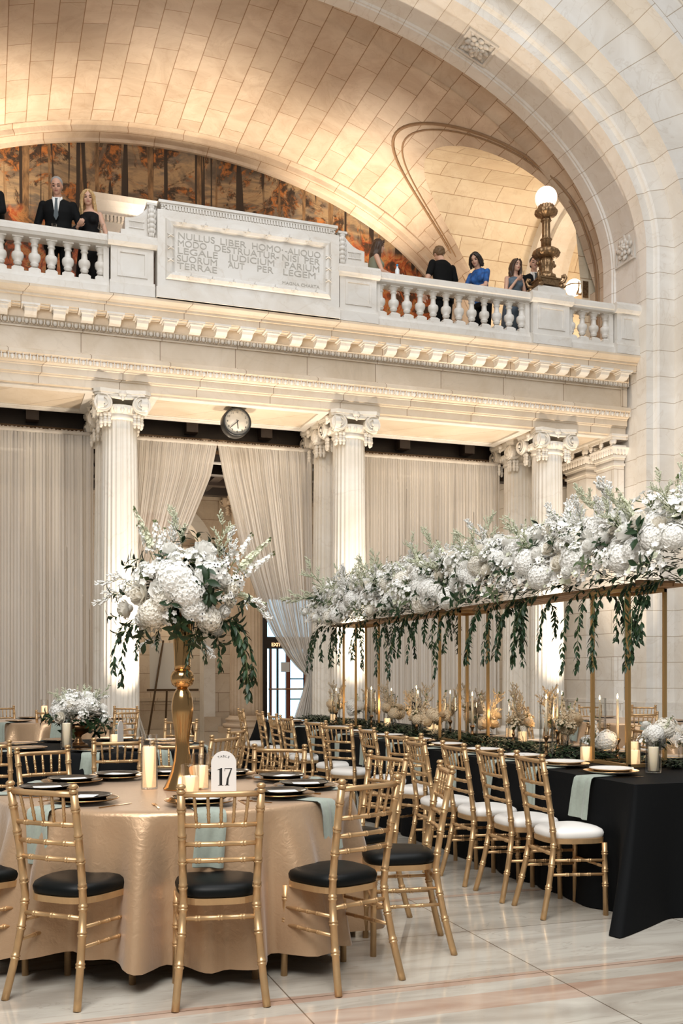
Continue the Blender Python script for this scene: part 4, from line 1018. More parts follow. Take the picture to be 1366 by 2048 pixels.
NK = [napkin_me(.20,.24,.135,s) for s in range(4)]
ang17 = [-91,-51,-18,19,54,85,111,139,175,-141]
cl17 = ['behind the middle front chair','before the right front chair','at the right edge of the gold table','right rear by the side chair','just right of the number card','straight behind the vase base','behind the tall candle','left rear of the gold table','at the far left edge of the gold table','behind the left front chair']
zt = .766
for i, (a, c) in enumerate(zip(ang17, cl17)):
    w = radians(a); r = .675; x, y = T17[0]+r*cos(w), T17[1]+r*sin(w); rz = w-pi/2
    o = link('napkin', NK[i%4], None, (T17[0]+.73*cos(w), T17[1]+.73*sin(w), zt), (0,0,rz)); tag(o, 'sage napkin hanging off the gold table '+c.replace(' of the gold table','').replace('at the right edge','at its right edge').replace('at the far left edge','at its far left edge'), 'napkin', 'sage napkins of table 17')
    set_charger('b', x, y, zt+.006, 'black charger with gold rim '+c, 'black chargers of table 17', 'black dinner plate on the charger '+c, 'black plates of table 17')
    o = link('menu_card', cardm, None, (x+.01, y, zt+.030), (.0,.0,rz+.5+.4*sin(i*2.1))); tag(o, 'white menu card on the black plate '+c, 'card', 'menu cards of table 17')
    for s, nm, me, cat in ((1,'fork',forkm,'fork'),(-1,'knife',knm,'knife')):
        dx, dy = -sin(w)*s*.205, cos(w)*s*.205
        o = link(nm, me, None, (x+dx*(-1), y+dy*(-1), zt+.0005), (0,0,w+pi/2)); tag(o, 'gold %s beside the black charger %s' % (nm, c), cat, 'gold cutlery of table 17')
clB = [('front right of the round black table',-62),('front left of the round black table',-98),('at the left edge of the round black table',-150),('at the right edge of the round black table',-20),('right rear of the round black table',22),('behind the flower bowl on the black table',70),('left rear of the round black table',112),('far left rear of the round black table',160)]
for i, (c, a) in enumerate(clB):
    w = radians(a); x, y = TB[0]+.67*cos(w), TB[1]+.67*sin(w)
    set_charger('w', x, y, zt+.006, 'white gold rimmed charger '+c, 'white chargers of the round black table')
    o = link('napkin', NK[(i+1)%4], None, (TB[0]+.73*cos(w), TB[1]+.73*sin(w), zt), (0,0,w-pi/2)); tag(o, 'sage napkin hanging '+c, 'napkin', 'sage napkins of the round black table')
    o = link('fork', forkm, None, (x-.2*sin(w)*-1*-1, y+.2*cos(w), zt+.0005), (0,0,w+pi/2)); tag(o, 'gold fork lying '+c, 'fork', 'gold cutlery of the round black table')
clG = [('nearest us on the far gold table',-95),('at front left of the far gold table',-140),('at front right of the far gold table',-45),('at the right end of the far gold table',0),('at rear right of the far gold table',45),('at rear left of the far gold table',120)]
for i, (c, a) in enumerate(clG):
    w = radians(a); x, y = TG[0]+.67*cos(w), TG[1]+.67*sin(w)
    set_charger('b', x, y, zt+.006, 'dark charger '+c+' before the left column', 'dark chargers of the far gold table')
    o = link('napkin', NK[i%4], None, (TG[0]+.73*cos(w), TG[1]+.73*sin(w), zt), (0,0,w-pi/2)); tag(o, 'sage napkin hanging '+c, 'napkin', 'sage napkins of the far gold table')
clR = [('nearest us on the far right table',-110),('at right front of the far right table',-60),('at left of the far right table',-165),('at rear of the far right table',80)]
for i, (c, a) in enumerate(clR):
    w = radians(a); x, y = TR[0]+.67*cos(w), TR[1]+.67*sin(w)
    set_charger('w', x, y, zt+.006, 'white charger '+c, 'white chargers of the far right table')
    o = link('napkin', NK[i%4], None, (TR[0]+.73*cos(w), TR[1]+.73*sin(w), zt), (0,0,w-pi/2)); tag(o, 'sage napkin hanging '+c, 'napkin', 'sage napkins of the far right table')
ordn = ['nearest','second','third','fourth','fifth','sixth','seventh','eighth','ninth','tenth','eleventh']
for i, y in enumerate((5.39,5.93,6.5,7.1,7.75,8.4,9.05,9.8,10.6,11.4,12.3)):
    c = ordn[i]+(' setting at the left side of the long table' if i == 0 else ' setting from the near end of the long table')
    set_charger('w', HX0+.215, y, zt+.006, 'white gold rimmed charger, '+c, 'white chargers of the head table', 'white dinner plate, '+c, 'white plates of the head table')
    o = link('napkin', NK[i%4], None, (HX0+.16, y-.05, zt), (0,0,pi/2+(.25 if i == 0 else 0))); tag(o, 'sage napkin over the edge, '+c, 'napkin', 'sage napkins of the head table')
    for dy, nm, me in ((.20,'fork',forkm),(-.20,'knife',knm)):
        if i < 6: o = link(nm, me, None, (HX0+.2, y+dy, zt+.0005), (0,0,-pi/2)); tag(o, 'gold %s, %s' % (nm, c), nm, 'gold cutlery of the head table')
    if i < 7:
        c2 = c.replace('left side','right side').replace('near end of','near end, right side of')
        set_charger('w', HX1-.215, y+.25, zt+.006, 'white gold rimmed charger, '+c2, 'white chargers of the head table')
# ---- candles
def wax_mat():
    m, nt, b = newmat('ivory_wax'); b.inputs['Base Color'].default_value = (.86,.74,.55,1); b.inputs['Roughness'].default_value = .45; b.inputs['Subsurface Weight'].default_value = .5; b.inputs['Subsurface Radius'].default_value = (.03,.02,.01)
    return m
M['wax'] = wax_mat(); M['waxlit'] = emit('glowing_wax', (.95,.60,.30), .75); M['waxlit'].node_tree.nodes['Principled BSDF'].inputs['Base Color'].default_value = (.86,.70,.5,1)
M['flame'] = emit('candle_flame', (1,.72,.32), 9); M['wick'] = plain('wick', (.02,.015,.01), .8)
def cyl_glass(r, h, name='glass_cylinder'):
    mb = MB(); mb.lathe([(.0,.0),(r*.95,.0),(r,.004),(r,h-.002),(r-.002,h),(r-.004,h-.002),(r-.004,.012),(0,.010)], 36); return mb.mesh(name, M['glass'])
def candle_th(r, h, x, y, z, label, group, lit=True, mat=None):
    t = thing('pillar_candle' if r > .02 else 'taper_candle', label, 'candle', (x,y,z), 0, group)
    mb = MB(); mb.lathe([(r*.98,0),(r,.004),(r,h-.006),(r*.93,h),(r*.7,h-.004),(0,h-.008)] if r > .02 else [(r,0),(r*.8,h-.01),(r*.4,h),(0,h)], 24)
    wx = mb.build('wax', mat or (M['waxlit'] if lit else M['wax']), t)
    MB().tube([(0,0,h-.008),(.001,0,h+.010)],.0012,5).build('wick', M['wick'], wx)
    if lit and r < .02: MB().lathe([(0,h+.004),(.005,h+.012),(.0065,h+.02),(.004,h+.033),(0,h+.045)], 10).build('flame', M['flame'], wx)
    return t
GC = {}
def glass_th(r, h, x, y, z, label, group):
    k = (r,h)
    if k not in GC: GC[k] = cyl_glass(r,h)
    o = link('glass_cylinder', GC[k], None, (x,y,z)); return tag(o, label, 'candle holder', group)
z0 = .767
def pair(x, y, r, h, gr, gh, where, group, lit=True):
    glass_th(gr, gh, x, y, z0, 'clear glass cylinder holding the pillar candle '+where, 'glass cylinders '+group)
    candle_th(r, h, x, y, z0+.0105, 'ivory pillar candle in clear glass '+where, 'pillar candles '+group, lit)
pair(.82,5.50,.036,.215,.045,.29,'left of the vase on the gold table','on the round tables')
pair(.975,5.16,.042,.085,.047,.155,'in front of the vase on the gold table','on the round tables')
pair(1.075,5.40,.042,.115,.047,.19,'just right of the vase stem','on the round tables')
pair(.618,8.66,.036,.20,.046,.24,'before the low flower bowl','on the round tables', False)
pair(1.02,8.80,.036,.09,.044,.16,'right of the low flower bowl','on the round tables')
pair(.70,12.9+.75,.04,.19,.05,.28,'on the far gold table','on the round tables')
# number cards
def card_me(text):
    mb = MB(); P = [(-.064,0),(.064,0)]+[(.064*cos(pi*i/20),.155+.064*sin(pi*i/20)) for i in range(21)]
    mb.prism(P, lambda x,z:(x,-.002,z), lambda x,z:(x,.002,z)); return mb
nc = thing('table_number_card', 'white arched table card printed TABLE 17 beside the vase', 'sign', (1.146,5.15,z0), radians(-9))
card_me('').build('card', plain('card_stock',(.80,.78,.75),.5), nc)
mb = MB()
def flat(poly): mb.prism(poly, lambda x,z: (x,-.0022,z), lambda x,z: (x,-.0027,z))
flat([(-.022,.045),(-.008,.045),(-.008,.132),(-.011,.132),(-.022,.122)]); flat([(-.028,.043),(-.002,.043),(-.002,.0455),(-.028,.0455)]); flat([(-.034,.122),(-.0215,.122),(-.011,.132),(-.013,.132)])
flat([(.004,.127),(.042,.127),(.042,.131),(.004,.131)]); flat([(.004,.115),(.0065,.115),(.0065,.131),(.004,.131)]); flat([(.036,.128),(.042,.128),(.025,.075),(.023,.045),(.011,.045),(.015,.075)]); flat([(.006,.043),(.028,.043),(.028,.0455),(.006,.0455)])
for i, ch in enumerate('TABLE'):
    a = radians(28-14*i); text_mb(mb, ch, .012, lambda p: (p.x*cos(a)+ .048*-sin(a)*1.0 - p.y*sin(a), -.0024-p.z, .145+.042*cos(a)+p.x*sin(a)*1.0+p.y*cos(a)) , None, None, .0003)
mb.build('lettering', plain('black_ink',(.015,.015,.015),.6), nc)
MB().box(-.07,.07,-.018,.018,0,.008).build('acrylic_base', M['glass'], nc)
n2 = thing('table_number_card', 'narrow white arched table card seen almost edge on at the black table', 'sign', (1.06,8.72,z0), radians(62))
card_me('').build('card', plain('card_stock_blank',(.80,.78,.75),.5), n2)  # same even colour as the printed card
# ---- tall gold vase
vz = thing('trumpet_vase', 'tall polished gold trumpet vase standing on the gold table', 'vase', (.985,5.435,z0))
mb = MB(); mb.lathe([(0,0),(.100,0),(.102,.006),(.095,.014),(.078,.05),(.060,.095),(.047,.15),(.039,.21),(.037,.26),(.042,.31),(.052,.36),(.058,.41),(.0585,.44),(.055,.475),(.046,.51),(.034,.53),(.028,.537)], 48); mb.build('foot', M['brass'], vz)
mb = MB(); mb.lathe([(.028,.536),(.034,.541),(.054,.556),(.063,.58),(.0635,.60),(.055,.622),(.043,.632)], 48); mb.build('ball_knop', M['brass'], vz)
mb = MB(); mb.lathe([(.042,.631),(.043,.66),(.045,.72),(.050,.80),(.058,.88),(.072,.93),(.085,.95),(.080,.945),(.05,.90),(.0,.9)], 48); mb.build('trumpet', M['brass'], vz)
fb = thing('footed_bowl', 'antique gold footed bowl on the round black table under white flowers', 'bowl', (.74,8.98,z0))
mb = MB(); mb.box(-.075,.075,-.075,.075,0,.014).lathe([(.06,.014),(.035,.04),(.022,.07),(.03,.09),(.07,.11),(.12,.14),(.14,.18),(.135,.18),(.10,.15),(0,.13)], 32); mb.build('bowl', M['antique'], fb)
# ================================================================== FLOWER STANDS
M['goldbar'] = plain('gold_square_bar', (.60,.38,.16), .32, .8)
SY = (5.92, 8.45, 11.15)
for i, y in enumerate(SY):
    t = thing('flower_stand', 'four-legged gold frame stand carrying the flower runner, '+['nearest of three on the long table','middle one on the long table','farthest one, before the middle column'][i], 'stand', (4.10,y,z0), 0, 'gold flower stands')
    for sx in (-1,1):
        for sy in (-1,1): MB().box(sx*.14-.011,sx*.14+.011,sy*.21-.011,sy*.21+.011,0,1.175).build('leg', M['goldbar'], t)
    mb = MB()
    for z in (0.0,1.153):
        mb.box(-.15,.15,-.221,-.199,z,z+.022).box(-.15,.15,.199,.221,z,z+.022).box(-.151,-.129,-.2,.2,z,z+.022).box(.129,.151,-.2,.2,z,z+.022)
    mb.build('frame', M['goldbar'], t)
bd = MB()
for x in (-.13,-.045,.045,.13): bd.box(4.1+x-.036,4.1+x+.036,5.55,11.75,1.944,1.966)
bd.box(3.96,4.24,5.6,5.64,1.966,1.985).box(3.96,4.24,8.6,8.64,1.966,1.985).box(3.96,4.24,11.6,11.64,1.966,1.985)
tag(bd.build('slatted_board', plain('stained_slats',(.40,.22,.10),.5,0,.2,30)), 'long slatted brown board lying on the three gold stands', 'board')
# ================================================================== FLOWERS
def petal_mat(name, col, tr=.22):
    m, nt, b = newmat(name); o = nt.nodes['Material Output']; b.inputs['Base Color'].default_value = c4(col); b.inputs['Roughness'].default_value = .6
    t = N(nt, 'ShaderNodeBsdfTranslucent'); t.inputs[0].default_value = c4(col); mx = N(nt, 'ShaderNodeMixShader'); mx.inputs[0].default_value = tr
    nt.links.new(b.outputs[0], mx.inputs[1]); nt.links.new(t.outputs[0], mx.inputs[2]); nt.links.new(mx.outputs[0], o.inputs[0]); return m
M['white'] = petal_mat('white_petals', (.95,.94,.90)); M['cream'] = petal_mat('cream_petals', (.92,.88,.79)); M['green_white'] = petal_mat('greenish_white_petals', (.74,.76,.58))
M['dried'] = petal_mat('dried_beige_petals', (.80,.66,.46)); M['leaf'] = plain('dark_leaf', (.018,.042,.016), .42, 0, .45, 9, spec=.3); M['leaf2'] = plain('grey_green_leaf', (.10,.14,.065), .5, 0, .3, 9)
M['stem'] = plain('green_stem', (.13,.17,.06), .6); M['twig'] = plain('dry_twig', (.30,.24,.13), .7); M['eye'] = plain('dark_flower_centre', (.012,.010,.018), .6)
RF = random.Random(11)
def petal(mb, c, d, up, ln, w, cup=.35, mi=0):
    """a cupped petal from c along d, bending towards up"""
    c, d, up = Vector(c), Vector(d).normalized(), Vector(up).normalized(); s = d.cross(up).normalized(); vs = []
    for i in range(4):
        f = i/3; wd = w*(.35, .85, 1.0, .62)[i]; p = c + d*(ln*f) + up*(cup*ln*f*f)
        for k in (-1,0,1): vs.append(p + s*(k*wd*.5) + up*(abs(k)*wd*.16))
    mb.add(vs, [(i*3+k,i*3+k+1,(i+1)*3+k+1,(i+1)*3+k) for i in range(3) for k in range(2)], True, mi)
def rose(r, seed, mat):
    q = random.Random(seed); mb = MB()
    mb.ball((0,0,.0), (r*.5,r*.5,r*.62), 10, 7)
    for ring, n, rad, el, ln, w in ((0,4,.10,78,.95,.8),(1,5,.22,64,1.0,.95),(2,6,.32,46,1.0,1.05),(3,7,.36,24,.95,1.1),(4,6,.34,2,.85,1.05)):
        for i in range(n):
            a = 2*pi*i/n+ring*.5+q.uniform(-.2,.2); e = radians(el+q.uniform(-8,8)); d = Vector((cos(a)*cos(e), sin(a)*cos(e), sin(e)))
            up = Vector((-cos(a)*sin(e), -sin(a)*sin(e), cos(e)))
            petal(mb, (cos(a)*rad*r*.5, sin(a)*rad*r*.5, -r*.3+.05*r*(4-ring)), d, up, ln*r*1.05, w*r*1.1, .35+q.uniform(-.08,.08))
    return mb.mesh('rose', mat)
def hydrangea(r, seed, mat):
    q = random.Random(seed); mb = MB(); mb.ball((0,0,0), r*.86, 14, 9); n = 150; g = pi*(3-sqrt(5))
    for i in range(n):
        z = 1-1.75*i/n; rr = sqrt(max(0,1-z*z)); a = g*i; nn = Vector((rr*cos(a), rr*sin(a), z)); c = nn*r*q.uniform(.88,1.06)
        t = nn.orthogonal().normalized(); b_ = nn.cross(t); ph = q.uniform(0,1.6); s = r*.155*q.uniform(.85,1.2)
        for k in range(4):
            w = ph+k*pi/2; d = t*cos(w)+b_*sin(w); e = nn.cross(d); vs = [c, c+d*s*.6+e*s*.5+nn*s*.25, c+d*s*1.15+nn*s*.1, c+d*s*.6-e*s*.5+nn*s*.25]
            mb.add(vs, [(0,1,2,3)], False)
    return mb.mesh('hydrangea', mat)
def floret(mb, c, nn, s, mi, n=5, q=RF):
    nn = Vector(nn).normalized(); t = nn.orthogonal().normalized(); b_ = nn.cross(t); ph = q.uniform(0,2); c = Vector(c)
    for k in range(n):
        w = ph+2*pi*k/n; d = t*cos(w)+b_*sin(w); e = nn.cross(d)
        mb.add([c, c+d*s*.55+e*s*.4+nn*s*.2, c+d*s+nn*s*.35, c+d*s*.55-e*s*.4+nn*s*.2], [(0,1,2,3)], False, mi)
def spike(L_, seed, mat, r0=.026, bend=.2):
    q = random.Random(seed); mb = MB(); pts = [Vector((bend*L_*(i/8)**2, 0, L_*i/8)) for i in range(9)]
    mb.tube(pts, [.003-.002*i/8 for i in range(9)], 5, mi=1); n = int(L_/.0065)
    for i in range(n):
        f = .25+.75*i/n; j = min(int(f*8),7); p = pts[j].lerp(pts[j+1], f*8-j); a = q.uniform(0,6.28); rr = r0*(1.15-f*.8)*q.uniform(.7,1.1)
        d = Vector((cos(a),sin(a),.35)); floret(mb, p+d*rr, d, .017*(1.25-f*.75), 0 if f < .93 else 1, 5, q)
    return mb.mesh('delphinium', [mat, M['stem']])
def cluster(r, seed, eye=False):
    q = random.Random(seed); mb = MB()
    for i in range(26):
        d = Vector((q.gauss(0,1), q.gauss(0,1), abs(q.gauss(0,1))+.2)).normalized(); p = d*r*q.uniform(.6,1.15)
        mb.tube([(0,0,-r*.3), p*.6, p], .0013, 4, False, mi=1); floret(mb, p, d+Vector((0,0,.3)), r*.26*q.uniform(.7,1.15), 0, 5, q)
        if eye and i % 2: mb.ball(p+d*.004, r*.055, 6, 4, mi=2)
    return mb.mesh('blossom_cluster', [M['white'], M['stem'], M['eye']])
def twig(L_, seed, mt, bud):
    q = random.Random(seed); mb = MB()
    def br(p, d, l, lev):
        k = 5; pts = [p]; dd = d
        for i in range(k):
            dd = (dd+Vector((q.uniform(-.25,.25), q.uniform(-.25,.25), q.uniform(-.1,.2)))*.7).normalized(); pts.append(pts[-1]+dd*l/k)
        mb.tube(pts, [.0019/(lev+1)*(1-.1*i)+.0004 for i in range(k+1)], 4, False, mi=0)
        for i in range(1,k+1):
            if lev < 2:
                for s in range(2): 
                    a = q.uniform(0,6.28); br(pts[i], (dd+Vector((cos(a),sin(a),.2))*.9).normalized(), l*.36, lev+1)
            else: mb.ball(pts[i], .0042*q.uniform(.7,1.4), 5, 3, mi=1)
    br(Vector((0,0,0)), Vector((0,0,1)), L_, 0); return mb.mesh('filler_twig', [mt, bud])
def leaf(mb, p, d, up, ln, w, mi=0):
    p, d = Vector(p), Vector(d).normalized(); up = Vector(up); s = d.cross(up)
    if s.length < 1e-3: s = d.orthogonal()
    s.normalize(); n = s.cross(d); vs = []
    for i, (f, wd) in enumerate(((0,.08),(.25,.72),(.5,1),(.75,.7),(1,.05))):
        c = p+d*(ln*f)-n*(ln*.22*f*f)
        vs += [c-s*(w*wd*.5)+n*(w*.14*wd), c, c+s*(w*wd*.5)+n*(w*.14*wd)]
    mb.add(vs, [(i*3+k,i*3+k+1,(i+1)*3+k+1,(i+1)*3+k) for i in range(4) for k in range(2)], True, mi)
def vine(L_, seed, out=.10):
    q = random.Random(seed); mb = MB(); k = 14; pts = [Vector((0,0,0))]; d = Vector((0,1,.1)).normalized(); sw = q.uniform(-.5,.5)
    for i in range(k):
        f = i/k; d = (d*.62+Vector((sw*.25+q.uniform(-.2,.2), .30*(1-f)*out*4, -.55-.35*f))*.5).normalized(); pts.append(pts[-1]+d*L_/k)
    mb.tube(pts, [.0028-.0018*i/k for i in range(k+1)], 5, False, mi=1)
    for i in range(1, k+1):
        t = (pts[i]-pts[i-1]).normalized()
        for s in range(3 if i < k else 4):
            a = q.uniform(0,6.28); o = t.orthogonal().normalized(); o = Matrix.Rotation(a,3,t) @ o; dd = (t*.75+o*.8+Vector((0,0,-.2))).normalized()
            leaf(mb, pts[i-1].lerp(pts[i], q.random()), dd, (0,0,1) if abs(dd.z) < .8 else (1,0,0), q.uniform(.042,.068), q.uniform(.015,.022))
    return mb.mesh('vine', [M['leaf'], M['stem']])
def sprig(seed, n=9, big=1.0, mat='leaf'):
    q = random.Random(seed); mb = MB(); pts = [Vector((.02*sin(i),.0,.03*i*big)) for i in range(5)]; mb.tube(pts, .002, 5, mi=1)
    for i in range(n):
        a = i*2.4+q.uniform(-.3,.3); e = q.uniform(.0,.7); d = Vector((cos(a)*cos(e), sin(a)*cos(e), sin(e)+.15)); leaf(mb, pts[min(4,1+i*4//n)], d, (0,0,1), q.uniform(.07,.10)*big, q.uniform(.030,.042)*big)
    return mb.mesh('leaf_sprig', [M[mat], M['stem']])
F = {'rose': [rose(.052,1,M['white']), rose(.047,2,M['white']), rose(.050,3,M['cream'])],
     'hydrangea': [hydrangea(.088,1,M['white']), hydrangea(.080,2,M['cream']), hydrangea(.092,3,M['white'])],
     'delphinium': [spike(.30,1,M['white']), spike(.34,2,M['green_white'],.022,.3), spike(.26,3,M['white'],.03,.1)],
     'blossom_cluster': [cluster(.06,1), cluster(.065,2,True), cluster(.055,3)],
     'filler_twig': [twig(.24,1,M['stem'],M['green_white']), twig(.28,2,M['stem'],M['green_white']), twig(.2,3,M['stem'],M['white'])],
     'leaf_sprig': [sprig(1), sprig(2,8,1.1), sprig(3,10,.9), sprig(4,9,1,'leaf2')],
     'vine': [vine(.34,1), vine(.48,2), vine(.60,3), vine(.42,4,.16)],
     'dried_bloom': [hydrangea(.07,7,M['dried']), rose(.055,8,M['dried']), cluster(.06,9)],
     'dried_spike': [spike(.3,7,M['dried'],.016,.15), twig(.26,8,M['twig'],M['dried'])]}
F['dried_bloom'][2].materials[0] = M['dried']
def put_f(kind, parent, p, nrm, sc=1.0, var=None, q=RF, twist=None):
    me = F[kind][q.randrange(len(F[kind])) if var is None else var]
    rot = Vector(nrm).normalized().to_track_quat('Z','Y') @ Euler((0,0,q.uniform(0,6.28) if twist is None else twist)).to_quaternion()
    o = link(kind, me, parent, p); o.rotation_mode = 'QUATERNION'; o.rotation_quaternion = rot; o.scale = (sc,sc,sc); return o
def put_v(parent, p, yaw, sc=1.0, var=None, q=RF):
    o = link('vine', F['vine'][q.randrange(4) if var is None else var], parent, p, (0,0,yaw)); o.scale = (sc,sc,sc); return o
# ---- long flower runner on the slatted board
run = thing('floral_runner', 'long white flower runner with trailing dark vines on the raised slatted board', 'flowers', (4.1,8.5,1.968))
q = random.Random(21); y0, y1 = 5.05-8.5, 12.15-8.5
core = MB()
for i in range(3400):
    y = q.uniform(y0,y1); a = q.uniform(-.25,pi+.25); rx, rz = .30, .40; d = Vector((-cos(a), q.uniform(-.5,.5), sin(a))); p = Vector((-rx*cos(a)*q.uniform(.5,1), y, max(.02,rz*sin(a)*q.uniform(.5,1))+.02))
    leaf(core, p, d+Vector((q.uniform(-.5,.5),q.uniform(-.5,.5),q.uniform(-.5,.4))), (0,0,1), q.uniform(.05,.10), q.uniform(.02,.04), 0 if q.random() < .75 else 1)
core.build('foliage', [M['leaf'], M['leaf2']], run)['kind'] = 'stuff'
def dome(f, a, k=1.0):
    """point on the runner's rounded surface; a = 0 at the left edge, pi at the right"""
    rx, rz = .34, .44-.06*max(0,1-f*5)
    p = Vector((-rx*cos(a)*k, y0+(y1-y0)*f, .05+rz*max(sin(a),-.22)*k)); return p, Vector((-cos(a), q.uniform(-.35,.25), sin(a)+.1))
def strew(kind, n, a0, a1, k0, k1, s0, s1, varw=None):
    for i in range(n):
        f = (i+q.uniform(.1,.9))/n; p, nn = dome(f, q.uniform(a0,a1), q.uniform(k0,k1)); put_f(kind, run, p, nn, q.uniform(s0,s1), varw(f) if varw else None, q)
strew('hydrangea', 66, .0, 1.1, .88, 1.03, .8, 1.12); strew('hydrangea', 34, 1.1, 2.6, .9, 1.0, .8, 1.0)
strew('rose', 66, .0, 1.4, .97, 1.12, .95, 1.35); strew('rose', 34, 1.2, 2.4, 1.0, 1.14, .95, 1.3)
strew('blossom_cluster', 62, .1, 1.5, .95, 1.15, 1.1, 1.6); strew('blossom_cluster', 38, 1.3, 2.5, 1.0, 1.2, 1.1, 1.6)
strew('filler_twig', 40, .5, 2.2, .85, 1.0, .8, 1.2); strew('leaf_sprig', 48, -.1, .9, .9, 1.0, .7, 1.1); strew('leaf_sprig', 20, .9, 2.6, .85, 1.0, .7, 1.1)
mass = MB()
for i in range(5200):
    p, nn = dome(q.random(), q.uniform(-.05,2.5), q.uniform(.84,1.1)); floret(mass, p, nn+Vector((q.uniform(-.5,.5),q.uniform(-.6,.4),q.uniform(-.3,.5))), q.uniform(.016,.030), 0 if q.random() < .8 else 1, 5, q)
mass.build('small_blossoms', [M['white'], M['green_white']], run)['kind'] = 'stuff'
for i in range(46):
    f = q.random()**1.0; p, nn = dome(f, q.uniform(.7,2.3), .9); nn = nn+Vector((0,q.uniform(-.3,.5),.7)); put_f('delphinium', run, p, nn, q.uniform(.45,.75), None, q)
# taller sprays at the near end
for yy, xx, sc_, vr, lean in ((5.62,-.12,1.35,1,(-.25,.1,1)),(5.5,.08,1.5,1,(.05,.0,1)),(5.35,.1,1.3,0,(.35,-.1,1)),(5.9,-.2,1.25,0,(-.35,.2,1)),(6.5,-.1,1.2,0,(-.1,.1,1)),(7.2,-.12,1.3,2,(-.05,.2,1)),(7.9,-.1,1.2,0,(-.3,.1,1)),(5.3,.2,1.25,0,(.5,0,1)),(6.1,.05,1.3,2,(-.2,0,1)),(9.4,-.1,1.2,1,(-.4,.2,1)),(11.9,-.05,1.2,1,(-.7,.6,1)),(12.1,.0,1.1,0,(-.5,.9,.5))):
    put_f('delphinium', run, (xx, yy-8.5, .30), lean, sc_*.72, vr, q)
for yy, xx, lean in ((5.75,-.2,(-.5,.2,1)),(5.85,-.15,(-.2,0,1)),(5.4,.05,(.3,0,1)),(5.25,.2,(.6,-.1,1)),(6.4,-.1,(0,.1,1)),(5.55,.15,(.2,.1,1)),(12.0,-.2,(-1,.5,.4)),(11.6,-.2,(-.8,.4,.8))): put_f('filler_twig', run, (xx, yy-8.5, .30), lean, 1.5, None, q)
ys = [5.2,5.3,5.75,6.2,6.45,6.8,7.15,7.4,8.0,8.15,8.45,8.6,9.0,9.25,9.7,10.1,10.6,11.2,5.35,5.42,5.55,5.62,5.9,6.05,6.35,6.55,6.95,7.1,7.3,7.5,7.62,7.75,7.9,8.3,8.75,8.9,9.15,9.35,9.5,9.9,10.3,10.45,10.7,10.9,11.0,11.4,11.55,11.7,11.85,12.0,12.1]
for i, yy in enumerate(ys):
    s = -1 if i % 4 else 1; put_v(run, (s*q.uniform(.14,.2), yy-8.5, .0), (pi/2 if s < 0 else -pi/2)+q.uniform(-1.0,1.0), q.uniform(.85,1.2), None, q)
for yy, v_, sc_ in ((7.0,2,1.0),(7.2,1,1.1),(7.35,2,.95),(7.05,3,1.1),(5.45,2,1.0),(5.62,2,1.05),(8.95,2,.9),(9.2,1,1.0),(10.5,2,.95),(11.9,2,1.0)): put_v(run, (-.16, yy-8.5, .0), pi/2+q.uniform(-.7,.7), sc_, v_, q)
# ---- arrangement in the tall vase; its frame is turned to face the near side of the hall
va = thing('floral_arrangement', 'large white and green flower arrangement filling the tall gold vase', 'flowers', (.985,5.435,1.70), radians(-19.1))
def P2(px, py, dy=0): return Vector(((px-367)/376, dy, (1347-py)/376+1.382-1.70))
q = random.Random(5); cc = P2(366,1185)
def on(kind, px, py, sc_, var=None, dy=None, tilt=None):
    p = P2(px,py); e = ((p.x-cc.x)/.30)**2+((p.z-cc.z)/.24)**2; dy = -.19*sqrt(max(0,1-e)) if dy is None else dy; p.y = dy
    nn = (p-cc)+Vector((0,-.03,.03)); put_f(kind, va, p, tilt or nn, sc_, var, q)
core = MB()
for i in range(420):
    d = Vector((q.gauss(0,1),q.gauss(0,1),q.gauss(0,1))).normalized(); p = cc+Vector((d.x*.20,d.y*.14,d.z*.14))*q.uniform(.6,1); leaf(core, p, d+Vector((0,0,-.2)), (0,0,1), q.uniform(.05,.09), q.uniform(.025,.04))
core.build('foliage', [M['leaf'], M['leaf2']], va)['kind'] = 'stuff'
for a in ((366,1168,1.15,0),(388,1190,1.0,2),(319,1228,1.0,1),(427,1240,.85,1),(398,1219,.8,0),(340,1205,.8,1),(345,1150,.7,0),(425,1155,.75,2)): on('hydrangea', *a)
for a in ((296,1192,1.2,2),(340,1188,1.3,0),(257,1217,1.05,2),(333,1141,1.0,1),(348,1108,.95,0),(413,1112,1.35,0),(393,1119,1.0,1),(464,1182,1.0,2),(447,1164,1.1,0),(452,1223,.85,1),(462,1204,.8,2),(435,1255,.95,0),(292,1241,.8,1),(300,1253,.75,2),(445,1142,.8,0),(360,1128,.9,1),(424,1127,.9,0),(300,1140,.7,1)): on('rose', *a)
for a in ((306,1160,1.3,0),(320,1150,1.1,0),(400,1128,1.1,2),(372,1125,1.0,2),(440,1150,1.2,1),(470,1165,1.1,1),(410,1228,1.1,1),(275,1178,.9,0),(355,1232,1.0,2),(455,1195,.9,1)): on('blossom_cluster', *a)
for px, py, tx, tz, sc_, vr in ((312,1125,-.42,1,.72,0),(318,1120,-.42,1,.85,1),(322,1120,-.12,1,.8,2),(330,1120,.0,1,.7,0),(455,1150,.62,1,.9,0),(462,1160,.95,1,.95,1),(470,1165,1.0,.75,.9,0),(462,1180,1.0,-.4,.6,1),(475,1175,1,-1.0,.55,1),(450,1145,.4,1,.7,2),(340,1115,-.1,1,.6,2)): put_f('delphinium', va, P2(px,py,-.02), (tx,q.uniform(-.15,.1),tz), sc_, vr, q, 0)
for px, py, tx, tz in ((440,1135,.35,1),(450,1130,.6,1),(275,1165,-1,.3),(265,1185,-1,0),(350,1110,.1,1),(370,1105,0,1),(480,1195,1,-.3),(330,1240,-.3,-1),(400,1245,.1,-1)): put_f('filler_twig', va, P2(px,py,-.03), (tx,-.1,tz), .75, None, q)
